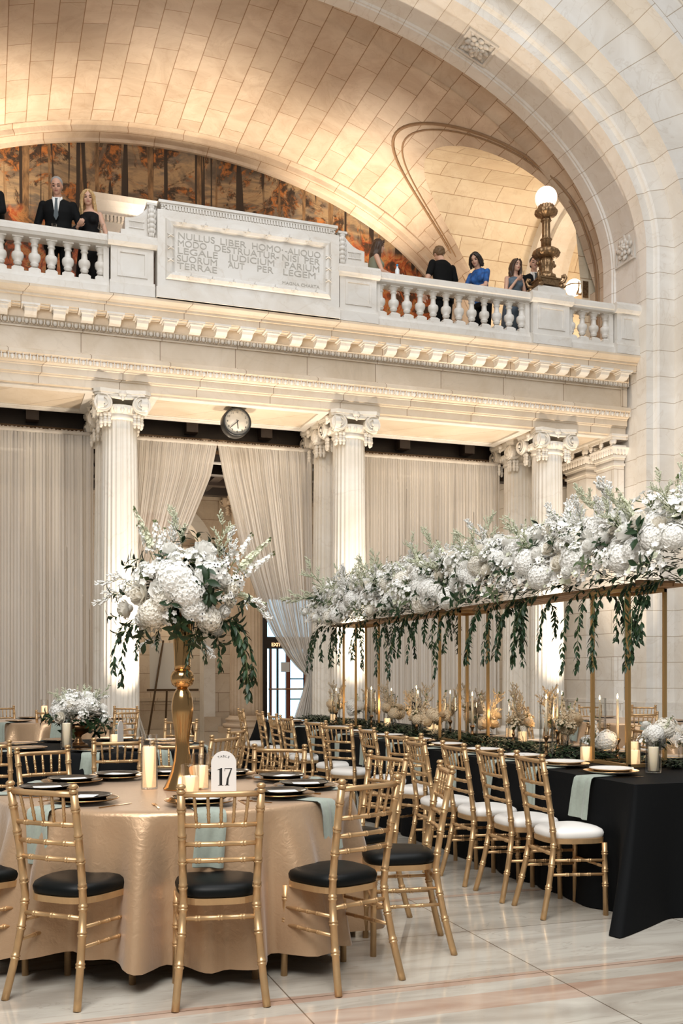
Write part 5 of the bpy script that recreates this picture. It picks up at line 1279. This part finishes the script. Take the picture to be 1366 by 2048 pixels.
for px, py, tx, ty, tz, sc_ in ((416,1178,.2,-1,.1,1.25),(420,1165,.3,-1,.5,1.1),(425,1190,.3,-1,-.3,1.1),(358,1215,-.1,-1,.1,1.15),(369,1250,0,-1,-.7,1.2),(372,1240,.1,-1,-.5,1.0),(300,1130,-1,-.3,.4,1.0),(285,1140,-1,0,.3,.9),(368,1095,0,0,1,.9),(395,1100,.15,0,1,.9),(410,1105,.6,0,.8,.9),(425,1110,1,-.1,.3,.8),(265,1190,-1,-.3,0,.9),(250,1225,-1,-.2,-.5,.9),(280,1245,-.6,-.6,-.8,1.0),(310,1255,-.3,-.6,-1,1.0),(460,1235,.8,-.4,-.6,1.1),(440,1265,.4,-.5,-1,1.1),(400,1260,.1,-.6,-1,1.0),(470,1205,1,-.3,-.2,.9),(340,1135,-.2,-.6,.8,.8)): put_f('leaf_sprig', va, P2(px,py,-.13 if ty < -.5 else -.04), (tx,ty,tz), sc_*.75, q.randrange(3), q)
for px, py, yaw, sc_, vr in ((285,1245,1.45,.8,1),(275,1240,1.75,.75,3),(300,1255,1.2,.55,0),(330,1258,2.4,.4,0),(445,1245,-1.35,.95,1),(450,1240,-1.6,1.0,1),(455,1250,-1.1,.85,3),(460,1240,-1.8,.9,3),(400,1255,-2.6,.6,0),(405,1250,3.0,.65,1),(412,1258,-2.0,.6,3),(395,1255,2.6,.5,0)): put_v(va, P2(px,py,-.06), yaw, sc_, vr, q)
# ---- low bowl arrangement and a second one on the far gold table
def low(th, seed, R=.19, H=.15, n=1.0, tallsp=True):
    q = random.Random(seed); core = MB()
    for i in range(260):
        d = Vector((q.gauss(0,1),q.gauss(0,1),abs(q.gauss(0,.8))-.2)).normalized(); leaf(core, Vector((d.x*R*.7,d.y*R*.7,d.z*H*.7)), d, (0,0,1), q.uniform(.06,.10), q.uniform(.025,.04))
    core.build('foliage', [M['leaf'], M['leaf2']], th)['kind'] = 'stuff'
    for kind, m, s0, s1, k in (('hydrangea',int(12*n),.75,1.0,.92),('rose',int(13*n),.8,1.05,1.1),('blossom_cluster',int(14*n),.8,1.1,1.15),('leaf_sprig',int(10*n),.7,1.0,.95)):
        for i in range(m):
            a = 2*pi*i/m+q.uniform(-.3,.3); e = q.uniform(.0,1.35) if kind != 'leaf_sprig' else q.uniform(-.5,.2); d = Vector((cos(a)*cos(e), sin(a)*cos(e), sin(e))); put_f(kind, th, Vector((d.x*R,d.y*R,d.z*H*1.25))*k, d, q.uniform(s0,s1), None, q)
    if tallsp:
        for i in range(int(9*n)): a = q.uniform(0,6.28); put_f('delphinium', th, (.08*cos(a),.08*sin(a),H*.9), (cos(a)*.8,sin(a)*.8,1), q.uniform(.4,.62), None, q)
        for i in range(int(8*n)): a = q.uniform(0,6.28); put_f('filler_twig', th, (.1*cos(a),.1*sin(a),H*.9), (cos(a),sin(a),.9), q.uniform(.5,.8), None, q)
lo = thing('floral_arrangement', 'low mound of white hydrangeas and roses in the footed bowl on the black table', 'flowers', (.74,8.98,.985)); low(lo, 3)
# ---- greenery garland along the middle of the head table
gar = thing('greenery_garland', 'dark green leaf garland lying along the middle of the long black table', 'greenery', (4.12,9.0,.766))
q = random.Random(31); gm = MB()
for i in range(5200):
    y = q.uniform(-3.55,4.2); w = .26+.09*sin(y*2.3)+.05*sin(y*5.1+1); x = q.gauss(0,.45)*w; x += .03*sin(y*3.1)
    if y < -2.9: x = x*1.2+.15
    h = .06*math.exp(-(x/.16)**2)*q.random(); a = q.uniform(0,6.28); leaf(gm, (x,y,.004+h), (cos(a),sin(a),q.uniform(-.05,.75)), (0,0,1), q.uniform(.05,.085), q.uniform(.014,.024))
gm.build('foliage', M['leaf'], gar)['kind'] = 'stuff'
# ---- candles, bud vases and dried flowers on the head table
def stick_me():
    return MB().lathe([(0,0),(.042,0),(.040,.006),(.020,.016),(.010,.035),(.008,.06),(.014,.068),(.016,.078),(.009,.088),(.008,.11),(.013,.122),(.021,.135),(.022,.150),(.012,.155),(0,.150)], 20).mesh('candlestick', M['antique'])
SM = stick_me()
tap = [(4.253,6.265,.28,0),(3.93,6.70,.27,.40),(4.42,7.35,.30,.42),(4.52,7.45,.28,.40),(4.10,8.27,.26,.36),(4.42,8.10,.24,.36),(4.62,7.05,.25,.42),(4.32,9.20,.26,.38),(4.15,9.65,.30,.46),(4.22,9.80,.26,.36),(4.45,10.3,.24,.36),(4.02,10.6,.28,.44),(4.5,11.2,.25,.38),(4.0,11.75,.25,.38),(4.6,12.3,.24,.36),(4.35,5.35,.30,.45)]
tap = sorted(tap, key=lambda a: a[1]); od = ['nearest','second','third','fourth','fifth','sixth','seventh','eighth','ninth','tenth','eleventh','twelfth','thirteenth','fourteenth','fifteenth','farthest']
for i, (x, y, h, gh) in enumerate(tap):
    w = od[i]+' from the near end of the long table' if i else 'nearest us on the long table'
    o = link('candlestick', SM, None, (x,y,z0)); tag(o, 'antique brass candlestick, '+w, 'candlestick', 'candlesticks of the head table')
    candle_th(.0105, h, x, y, z0+.149, 'lit ivory taper candle, '+w, 'taper candles of the head table', True, M['wax'])
    if gh: glass_th(.052, gh, x, y, z0-.001, 'tall clear glass sleeve around a taper, '+w, 'tall glass sleeves of the head table')
pil = sorted([(4.065,5.80,.095,.17),(4.55,6.83,.085,.15),(3.94,6.18,.095,.16),(4.40,7.90,.10,.17),(4.30,9.45,.09,.16),(4.46,10.0,.10,.17),(4.35,10.95,.09,.16),(4.05,12.0,.10,.17),(4.52,6.45,.10,.17),(4.66,8.6,.09,.16)], key=lambda a: a[1])
for i, (x, y, h, gh) in enumerate(pil):
    w = 'nearest of those on the long table' if i == 0 else od[i]+' from near end of the long table'
    glass_th(.046, gh, x, y, z0, 'short clear glass around a lit pillar candle, '+w, 'short glass cylinders of the head table')
    candle_th(.039, h, x, y, z0+.0105, 'lit glowing pillar candle, '+w, 'pillar candles of the head table')
glass_th(.048, .22, 3.905, 5.37, z0, 'tall glass with an unlit white candle at the near corner of the long table', 'short glass cylinders of the head table')
candle_th(.034, .15, 3.905, 5.37, z0+.0105, 'unlit white pillar candle at the near corner of the long table', 'pillar candles of the head table', False)
bv = MB().lathe([(0,0),(.030,0),(.033,.01),(.033,.07),(.028,.09),(.016,.105),(.014,.13),(.018,.14),(.016,.14),(.012,.13),(.014,.105),(.026,.085),(.03,.01),(0,.006)], 24).mesh('bud_vase', M['glass'])
bun = sorted([(3.99,5.46,'w',.24),(4.34,7.07,'w',.30),(4.28,6.95,'d',.24),(4.12,6.33,'w',.12),(4.56,7.62,'d',.22),(4.18,7.55,'d',.2),(4.36,8.45,'d',.18),(3.98,8.75,'d',.2),(4.5,9.05,'d',.24),(4.05,9.3,'d',.2),(4.55,9.75,'d',.2),(4.08,10.15,'d',.24),(4.25,10.5,'d',.22),(4.6,10.75,'d',.2),(4.1,11.35,'w',.22),(4.4,11.6,'d',.2),(4.2,12.3,'d',.2),(4.72,6.15,'w',.16)], key=lambda a: a[1])
on_ = od[:15]+['sixteenth','seventeenth','farthest']
for i, (x, y, k, h) in enumerate(bun):
    w = on_[i]+' from the near end of the long table' if i else 'nearest us on the long table'
    o = link('bud_vase', bv, None, (x,y,z0)); tag(o, 'small clear glass bud vase, '+w, 'vase', 'bud vases of the head table')
    q = random.Random(100+i); t = thing('flower_bunch', ('white flowers in a bud vase, ' if k == 'w' else 'dried beige flowers in a bud vase, ')+w, 'flowers', (x,y,z0+.02), 0, 'flower bunches of the head table')
    nb = 9 if k == 'w' else 8
    for j in range(nb):
        a = 2*pi*j/nb+q.uniform(-.4,.4); r = q.uniform(.03,.095); hh = h*q.uniform(.62,1.1); p = Vector((r*cos(a), r*sin(a), hh)); MB().tube([(0,0,0),(0,0,.11),p*.8+Vector((0,0,.02)),p], .0015, 4, False).build('stem', M['stem'] if k == 'w' else M['twig'], t)
        put_f(('rose','hydrangea','blossom_cluster')[q.randrange(3)] if k == 'w' else 'dried_bloom', t, p, p+Vector((0,0,.04)), q.uniform(.6,.85) if k == 'w' else q.uniform(.7,1.05), None, q)
    for j in range(3): a = q.uniform(0,6.28); put_f('delphinium' if k == 'w' else 'dried_spike', t, (0,0,.12), (cos(a)*.35,sin(a)*.35,1), q.uniform(.8,1.15) if k == 'd' else .7, None, q)
    if k == 'w' or i % 3 == 0: put_f('leaf_sprig', t, (0,0,h*.6), (q.uniform(-1,1),q.uniform(-1,1),.3), .7, None, q)

for i, (x, y) in enumerate(((4.25,6.1),(4.35,7.4),(4.3,8.2),(4.3,9.5),(4.3,10.7),(4.3,12.0))): light('candle_light', 'POINT', (x,y,1.02), 1.6, (1,.66,.34), .05)
# ================================================================== PEOPLE ON THE BALCONY
M['skin'] = plain('skin', (.62,.37,.26), .5, sss=.15); M['skin2'] = plain('ruddy_skin', (.58,.32,.22), .5, sss=.15)
M['lip'] = plain('lips', (.40,.14,.11), .45); M['brow'] = plain('brow_and_eye', (.045,.028,.02), .5)
def capsule(mb, a, b_, r0, r1, n=12):
    a, b_ = Vector(a), Vector(b_); mb.tube([a, a.lerp(b_,.33), a.lerp(b_,.66), b_], [r0, r0+(r1-r0)*.33, r0+(r1-r0)*.66, r1], n); mb.ball(a, r0, n, 8); mb.ball(b_, r1, n, 8)
def loft(mb, rings, n=24):
    """rings: (centre, rx, ry)"""
    vs = []
    for c, rx, ry in rings:
        for j in range(n): w = 2*pi*j/n; vs.append((c[0]+rx*cos(w), c[1]+ry*sin(w), c[2]))
    k = len(rings); mb.add(vs, [(i*n+j,i*n+(j+1)%n,(i+1)*n+(j+1)%n,(i+1)*n+j) for i in range(k-1) for j in range(n)]+[tuple(range(n))[::-1], tuple(range((k-1)*n,k*n))], True)
def remesh(mb, vox, it=4):
    me = mb.mesh('tmp', []); o = bpy.data.objects.new('tmp', me); COL.objects.link(o)
    m = o.modifiers.new('r','REMESH'); m.mode = 'VOXEL'; m.voxel_size = vox; m.use_smooth_shade = True
    s = o.modifiers.new('s','SMOOTH'); s.factor = .5; s.iterations = it
    bpy.context.view_layer.update(); out = bpy.data.meshes.new_from_object(o.evaluated_get(bpy.context.evaluated_depsgraph_get()))
    bpy.data.objects.remove(o); bpy.data.meshes.remove(me)
    out.polygons.foreach_set('use_smooth', [True]*len(out.polygons)); return out
def person(label, loc, rz, H=1.75, lean=0, yaw=0, pitch=0, arms=None, top=None, topmat=None, sleeves='long', legs='trousers', legmat=None, hair=None, hairmat=None, female=False, skin=None, shirt=None, tie=None, broad=1.0):
    """local frame: x to the person's left, y ahead, z up; arms = {side: (elbow, hand, finger direction)}"""
    t = thing('person', label, 'person', loc, rz, 'guests on the balcony'); k = H/1.75; sk = skin or M['skin']
    T = lambda p: Vector(p)*k
    piv = Vector((0,0,.95)); RL = Matrix.Rotation(-lean,3,'X')
    U = lambda p: (piv+RL@(Vector(p)-piv))*k                       # upper body follows the lean
    sw = (.165 if female else .195)*broad
    nb = Vector((0,.0,1.47)); hc0 = Vector((0,.035,1.635)); hcU = nb+Euler((pitch*.6,0,0)).to_matrix()@(hc0-nb)
    RH = Euler((0,0,yaw)).to_matrix() @ Euler((pitch,0,0)).to_matrix()
    Hd = lambda p: (piv+RL@(hcU+RH@Vector(p)-piv))*k
    mb = MB(); tors = MB()
    w_ = .87 if female else 1.0*broad
    rings = [((0,0,.86),.165*w_*(1.1 if female else 1),.11),((0,0,.95),.175*w_*(1.1 if female else 1),.115),((0,0,1.06),.150*w_,.10),((0,0,1.15),.145*w_,.098),((0,.01,1.28),.165*w_,.115),((0,.0,1.38),.175*w_,.10),((0,-.005,1.44),.135*w_,.075),((0,-.005,1.48),.07,.058)]
    loft(tors, rings)
    if female:
        for s in (-1,1): tors.ball((s*.07,.085,1.29),(.062,.055,.06),12,8)
    tv = [U(p) if p[2] > .95 else T(p) for p in tors.v]; tors.v = [tuple(p) for p in tv]; mb.merge(tors, Matrix())
    capsule(mb, U((0,-.005,1.45)), U(nb+(hcU-nb)*.55), .058*k, .054*k)
    # head: skull, jaw, nose, brow, ears
    hd = MB(); hd.ball((0,-.012,.03),(.076,.094,.092),18,12).ball((0,.022,-.035),(.060,.068,.075),16,10).ball((0,.052,-.078),(.034,.034,.028),10,8).ball((0,.086,-.012),(.0135,.020,.024),8,6).ball((0,.074,.012),(.012,.014,.03),8,6).ball((0,.068,.038),(.05,.020,.012),10,6)
    for s in (-1,1): hd.ball((s*.077,-.008,-.005),(.010,.020,.030),8,6); hd.ball((s*.036,.055,-.022),(.024,.022,.022),8,6)
    hd.ball((0,.081,-.048),(.022,.012,.008),8,5)
    mb.v += []; hv = MB(); hv.v = [tuple(Hd(p)) for p in hd.v]; hv.f, hv.sm, hv.mi = hd.f, hd.sm, hd.mi; mb.merge(hv, Matrix())
    arm_pts = {}
    for s in (-1,1):
        e, h, fd = (arms or {}).get(s, ((s*(sw+.06),-.03,1.13),(s*(sw+.05),.06,.90),(0,.05,-1)))
        S_ = U((s*(sw-.012),-.005,1.392)); E, Hn = T(e), T(h); arm_pts[s] = (S_,E,Hn)
        fr = .042 if female else .048*broad**.5
        capsule(mb, S_, E, fr*1.12*k, fr*.82*k); capsule(mb, E, Hn, fr*.84*k, fr*.56*k)
        fd = Vector(fd).normalized(); sd = Vector((s,0,0)); sd = (sd-fd*sd.dot(fd)); sd = sd.normalized() if sd.length > .1 else Vector((0,0,1)); nn = fd.cross(sd)
        palm = Hn+fd*.055*k; mb.ball(palm, 1, 10, 8, m=Matrix(((sd.x*.040*k,nn.x*.016*k,fd.x*.055*k),(sd.y*.040*k,nn.y*.016*k,fd.y*.055*k),(sd.z*.040*k,nn.z*.016*k,fd.z*.055*k))))
        for i, ln in enumerate((.064,.074,.070,.054)):
            b0 = palm+fd*.040*k+sd*((i-1.5)*.021*k); c1 = b0+(fd*.8+nn*-.35*1)*ln*.55*k; c2 = c1+(fd*.35-nn*.9)*ln*.5*k
            mb.tube([b0-fd*.02,b0,c1,c2],[.0095*k,.0095*k,.009*k,.0075*k],8); mb.ball(c2,.0078*k,8,6)
        b0 = palm-fd*.02*k-sd*.030*k; mb.tube([b0,b0-sd*.028*k+fd*.030*k-nn*.012*k,b0-sd*.026*k+fd*.065*k-nn*.024*k],[.012*k,.0105*k,.008*k],8); mb.ball(b0-sd*.026*k+fd*.065*k-nn*.024*k,.0082*k,8,6)
    for s in (-1,1):
        capsule(mb, T((s*.09,0,.88)), T((s*.10,.02,.48)), .078*k, .055*k); capsule(mb, T((s*.10,.02,.48)), T((s*.10,-.02,.09)), .055*k, .038*k); mb.ball(T((s*.10,.05,.035)), (.045*k,.12*k,.036*k), 12, 8)
    me = remesh(mb, .0085*k, 3)
    for m in (sk, M['lip'], M['brow']): me.materials.append(m)
    inv = (RL@RH).inverted()
    hc = piv+RL@(hcU-piv)
    for p in me.polygons:
        q_ = inv@(Vector(p.center)/k-hc)
        if q_.y > .05:
            if abs(q_.x) < .023 and abs(q_.z+.048) < .0085: p.material_index = 1
            elif .018 < abs(q_.x) < .050 and (abs(q_.z-.008) < .0085 or abs(q_.z-.036) < .006): p.material_index = 2
    link('body', me, t)
    # clothing
    if topmat:
        c = MB(); pad = .022 if sleeves == 'long' else .013; tt = MB()
        rr = [((0,0,.80 if sleeves == 'long' else .86),.19*w_*(1.1 if female else 1),.13)]+[(ce,rx+pad,ry+pad) for ce,rx,ry in rings[1:7]]
        if sleeves == 'long': rr += [((0,-.02,1.475),.095,.075)]
        elif sleeves != 'none': rr += [((0,-.01,1.47),.09,.07)]
        else: rr = rr[:-1]+[((0,-.005,1.43),.12*w_+pad*.4,.085)]
        loft(tt, rr)
        if female:
            for s in (-1,1): tt.ball((s*.07,.088,1.29),(.072,.066,.068),12,8)
        tt.v = [tuple(U(p) if p[2] > .95 else T(p)) for p in tt.v]; c.merge(tt, Matrix())
        if sleeves in ('long','short'):
            for s in (-1,1):
                S_, E, Hn = arm_pts[s]; f_ = .058 if not female else .050
                if sleeves == 'long': capsule(c, S_, E, f_*1.0*k*broad**.5, f_*.92*k); capsule(c, E, E.lerp(Hn,.93), f_*.95*k, f_*.72*k)
                else: capsule(c, S_, S_.lerp(E,.72), f_*1.02*k*broad**.5, f_*1.0*k)
        o = link(top or 'jacket', remesh(c, .0115*k, 3), t); o.data.materials.append(topmat)
    if legs:
        c = MB()
        if legs == 'trousers':
            loft(c, [(T((0,0,.78)),.185*k*w_,.12*k),(T((0,0,.90)),.19*k*w_,.13*k),(T((0,0,1.0)),.175*k*w_,.12*k)])
            for s in (-1,1): capsule(c, T((s*.092,0,.86)), T((s*.10,.02,.48)), .095*k, .075*k); capsule(c, T((s*.10,.02,.48)), T((s*.10,-.01,.08)), .075*k, .062*k)
        else: loft(c, [(T((0,0,.35)),.24*k,.2*k),(T((0,0,.6)),.225*k,.18*k),(T((0,0,.85)),.20*k,.15*k),(T((0,0,1.0)),.17*k,.12*k),(T((0,0,1.1)),.150*k,.11*k)])
        o = link('trousers' if legs == 'trousers' else 'skirt', remesh(c, .013*k, 2), t); o.data.materials.append(legmat or topmat)
    if shirt:
        c = MB(); vs = [(-.045,.085,1.475),(.045,.085,1.475),(.05,.118,1.42),(0.02,.150,1.22),(-.02,.150,1.22),(-.05,.118,1.42)]
        c.add([U((x,y+.012,z)) for x,y,z in vs]+[U((x,y-.05,z)) for x,y,z in vs], [(0,1,2,5),(5,2,3,4),(6,7,8,11),(0,1,7,6),(1,2,8,7),(2,3,9,8),(3,4,10,9),(4,5,11,10),(5,0,6,11)])
        for s in (-1,1): c.add([U((s*.012,.10,1.455)),U((s*.07,.045,1.50)),U((s*.075,.06,1.455)),U((s*.04,.125,1.41)),U((s*.012,.09,1.45)),U((s*.07,.035,1.49)),U((s*.075,.05,1.445)),U((s*.04,.105,1.40))],[(0,1,2,3),(4,5,6,7),(0,1,5,4),(1,2,6,5),(2,3,7,6),(3,0,4,7)])
        c.build('shirt', shirt, t)
    if tie:
        c = MB(); c.add([U(p) for p in ((-.02,.112,1.46),(.02,.112,1.46),(.015,.13,1.425),(-.015,.13,1.425),(.032,.178,1.2),(-.032,.178,1.2),(0,.178,1.14),(-.02,.09,1.46),(.02,.09,1.46),(.032,.15,1.2),(-.032,.15,1.2))],[(0,1,2,3),(3,2,4,5),(5,4,6),(0,7,8,1),(1,8,9,4,2),(0,3,5,10,7)]); c.build('tie', tie, t)
    if hair:
        c = MB(); q = random.Random(len(label))
        h = MB(); h.ball((0,-.030,.049),(.085,.092,.085),18,12)
        if hair in ('short','curly'):
            h.ball((0,-.05,.0),(.080,.062,.075),14,10)
            if hair == 'curly':
                for i in range(60): d = Vector((q.gauss(0,1),q.gauss(-.4,1),q.gauss(.3,1))).normalized(); h.ball(Vector((0,-.03,.03))+Vector((d.x*.085,d.y*.085,d.z*.09)), .024, 7, 5)
        else:
            L_ = {'long':.30,'bob':.20,'bun':.1}[hair]
            for i in range(26):
                a = pi*(.93+1.14*i/25) if False else (-.25+ (pi+.5)*i/25); x, y = .088*cos(a), -.012-.085*sin(a); wv = q.uniform(-.02,.02)
                if abs(x) > .06 and y > .03: continue
                pts = [(x*.6,y*.6,.10),(x,y,.03),(x*1.1+wv,y*1.1,-.06),(x*1.2-wv,y*1.15-.005,-.06-L_*.4),(x*1.25+wv,y*1.1,-.06-L_*.8)]; h.tube(pts,[.02,.028,.028,.024,.010],8)
            for s in (-1,1): h.tube([(s*.02,.06,.115),(s*.065,.055,.06),(s*.088,.03,-.02),(s*.095+q.uniform(-.01,.01),.035,-.10),(s*.085,.045,-.06-L_*.75)],[.018,.022,.024,.024,.010],8)
        # hairline: keep the face clear
        hv = MB(); hv.v = [tuple(Hd(p)) for p in h.v]; hv.f, hv.sm, hv.mi = h.f, h.sm, h.mi
        o = link('hair', remesh(hv, .009*k, 2), t); o.data.materials.append(hairmat)
    return t, U
suit = plain('black_suit', (.004,.0045,.005), .8, spec=.2); shirtw = plain('white_shirt', (.78,.77,.74), .7); tieg = plain('grey_tie', (.07,.09,.10), .6)
blackd = plain('black_dress', (.004,.004,.0045), .75, spec=.2); green = plain('olive_top', (.22,.23,.16), .8); tee = plain('black_tee', (.004,.004,.004), .85, spec=.2); bluec = plain('blue_blouse', (.015,.09,.30), .7, 0, .5, 14); greyd = plain('slate_dress', (.10,.14,.18), .6)
grey = plain('grey_hair', (.30,.29,.28), .6); blonde = plain('blonde_hair', (.56,.37,.17), .5, 0, .3, 40); brown = plain('brown_hair', (.055,.028,.014), .5); darkh = plain('near_black_hair', (.018,.011,.008), .5); fair = plain('light_brown_hair', (.16,.09,.04), .5)
ZF = 6.945; Fz = pi    # facing the camera side (-Y) = rotated half a turn
R_ = Fz-.35
person('man in black jacket cut off at the left frame edge of the balcony', (.13,16.03,ZF), pi/2+.4, 1.83, .05, topmat=suit, legmat=suit, hair='short', hairmat=grey, arms={1:((.27,.02,1.15),(.16,.25,1.02),(-.5,.8,0)),-1:((-.27,.02,1.15),(-.14,.25,1.02),(.5,.8,0))})
person('grey haired man in black suit and grey tie looking down from the balcony', (1.03,16.02,ZF), R_+.1, 1.86, .13, yaw=.05, pitch=-.32, topmat=suit, legmat=suit, shirt=shirtw, tie=tieg, hair='short', hairmat=grey, skin=M['skin2'], broad=1.12, arms={1:((.30,.0,1.12),(.16,.22,.93),(-.4,.8,-.1)),-1:((-.30,.0,1.12),(-.17,.22,.93),(.4,.8,-.1))})
person('blonde woman in black sleeveless dress holding a glass on the balcony', (1.50,15.98,ZF), R_-.1, 1.74, .10, yaw=.35, pitch=-.25, topmat=blackd, sleeves='none', legs='skirt', legmat=blackd, top='dress_bodice', hair='long', hairmat=blonde, female=True, arms={1:((.25,.06,1.08),(.10,.28,1.13),(-.6,.5,.25)),-1:((-.25,.02,1.10),(-.20,.20,.90),(.2,.6,-.5))})
person('long haired woman in olive top in profile behind the tablet end', (6.12,16.02,ZF), -pi/2-.2, 1.70, .06, yaw=-.15, pitch=-.15, topmat=green, sleeves='none', legs='trousers', legmat=suit, top='top', hair='long', hairmat=brown, female=True, arms={1:((.24,.1,1.12),(.18,.33,1.06),(0,1,0)),-1:((-.25,.10,1.10),(-.22,.36,.93),(.2,.9,-.1))})
person('man in black tee shirt with his back to us at the balcony rail', (7.40,16.04,ZF), .25, 1.80, .06, yaw=-.2, pitch=-.45, topmat=tee, sleeves='short', legs='trousers', legmat=suit, top='tee_shirt', hair='curly', hairmat=fair, broad=1.14, arms={1:((.28,.0,1.12),(.20,.24,1.02),(-.3,.8,0)),-1:((-.31,.02,1.13),(-.30,.10,.90),(0,.4,-1))})
person('dark haired woman in blue blouse bending over the balcony rail', (8.13,16.0,ZF), pi/2+.55, 1.70, .28, yaw=.2, pitch=-.25, topmat=bluec, sleeves='short', legs='trousers', legmat=suit, top='blouse', hair='bun', hairmat=darkh, female=True, broad=1.1, arms={1:((.26,.22,1.06),(.14,.50,1.0),(-.2,.9,0)),-1:((-.22,.26,1.08),(-.10,.48,.99),(.2,.9,0))})
person('brown haired woman in slate dress raising a glass at the balcony rail', (8.68,15.93,ZF), R_+.35, 1.63, .14, yaw=.15, pitch=-.02, topmat=greyd, sleeves='none', legs='skirt', legmat=greyd, top='dress_bodice', hair='bob', hairmat=brown, female=True, arms={1:((.24,.16,1.03),(.06,.26,1.30),(-.55,.3,.45)),-1:((-.25,.08,1.05),(-.10,.27,.98),(.7,.5,0))})
person('young man in black suit beside the bronze lamp standard', (9.12,16.0,ZF), R_+.15, 1.76, .06, yaw=-.12, pitch=-.05, topmat=suit, legmat=suit, shirt=shirtw, tie=tieg, hair='short', hairmat=darkh, arms={1:((.27,.05,1.12),(.07,.26,1.12),(-.7,.4,.1)),-1:((-.27,.08,1.12),(-.10,.27,1.05),(.7,.4,.1))})
# belt bag strap on the woman in blue
tum = MB().lathe([(0,0),(.034,0),(.038,.095),(.036,.095),(.032,.012),(0,.012)], 20).mesh('tumbler', M['glass'])
o = link('tumbler', tum, None, (.93,15.45,7.82)); tag(o, 'clear tumbler standing on the rail before the grey haired man', 'glass')
o = link('tumbler', tum, None, (1.60,15.66,8.02), (.25,.2,0)); tag(o, 'clear tumbler in the hand of the blonde woman', 'glass')
o = link('tumbler', tum, None, (8.70,15.66,8.22), (.1,.1,0)); tag(o, 'clear tumbler held up by the woman in slate dress', 'glass')
bt = thing('drink_bottle', 'blue capped bottle on the rail beside the woman in olive', 'bottle', (6.33,15.5,7.82))
MB().lathe([(0,0),(.035,0),(.036,.01),(.036,.14),(.014,.18),(.014,.2)], 20).build('bottle_body', plain('frosted_bottle',(.75,.8,.82),.3), bt); MB().lathe([(0,.2),(.017,.2),(.017,.235),(0,.235)],16).build('cap', plain('blue_cap',(.03,.3,.55),.4), bt)
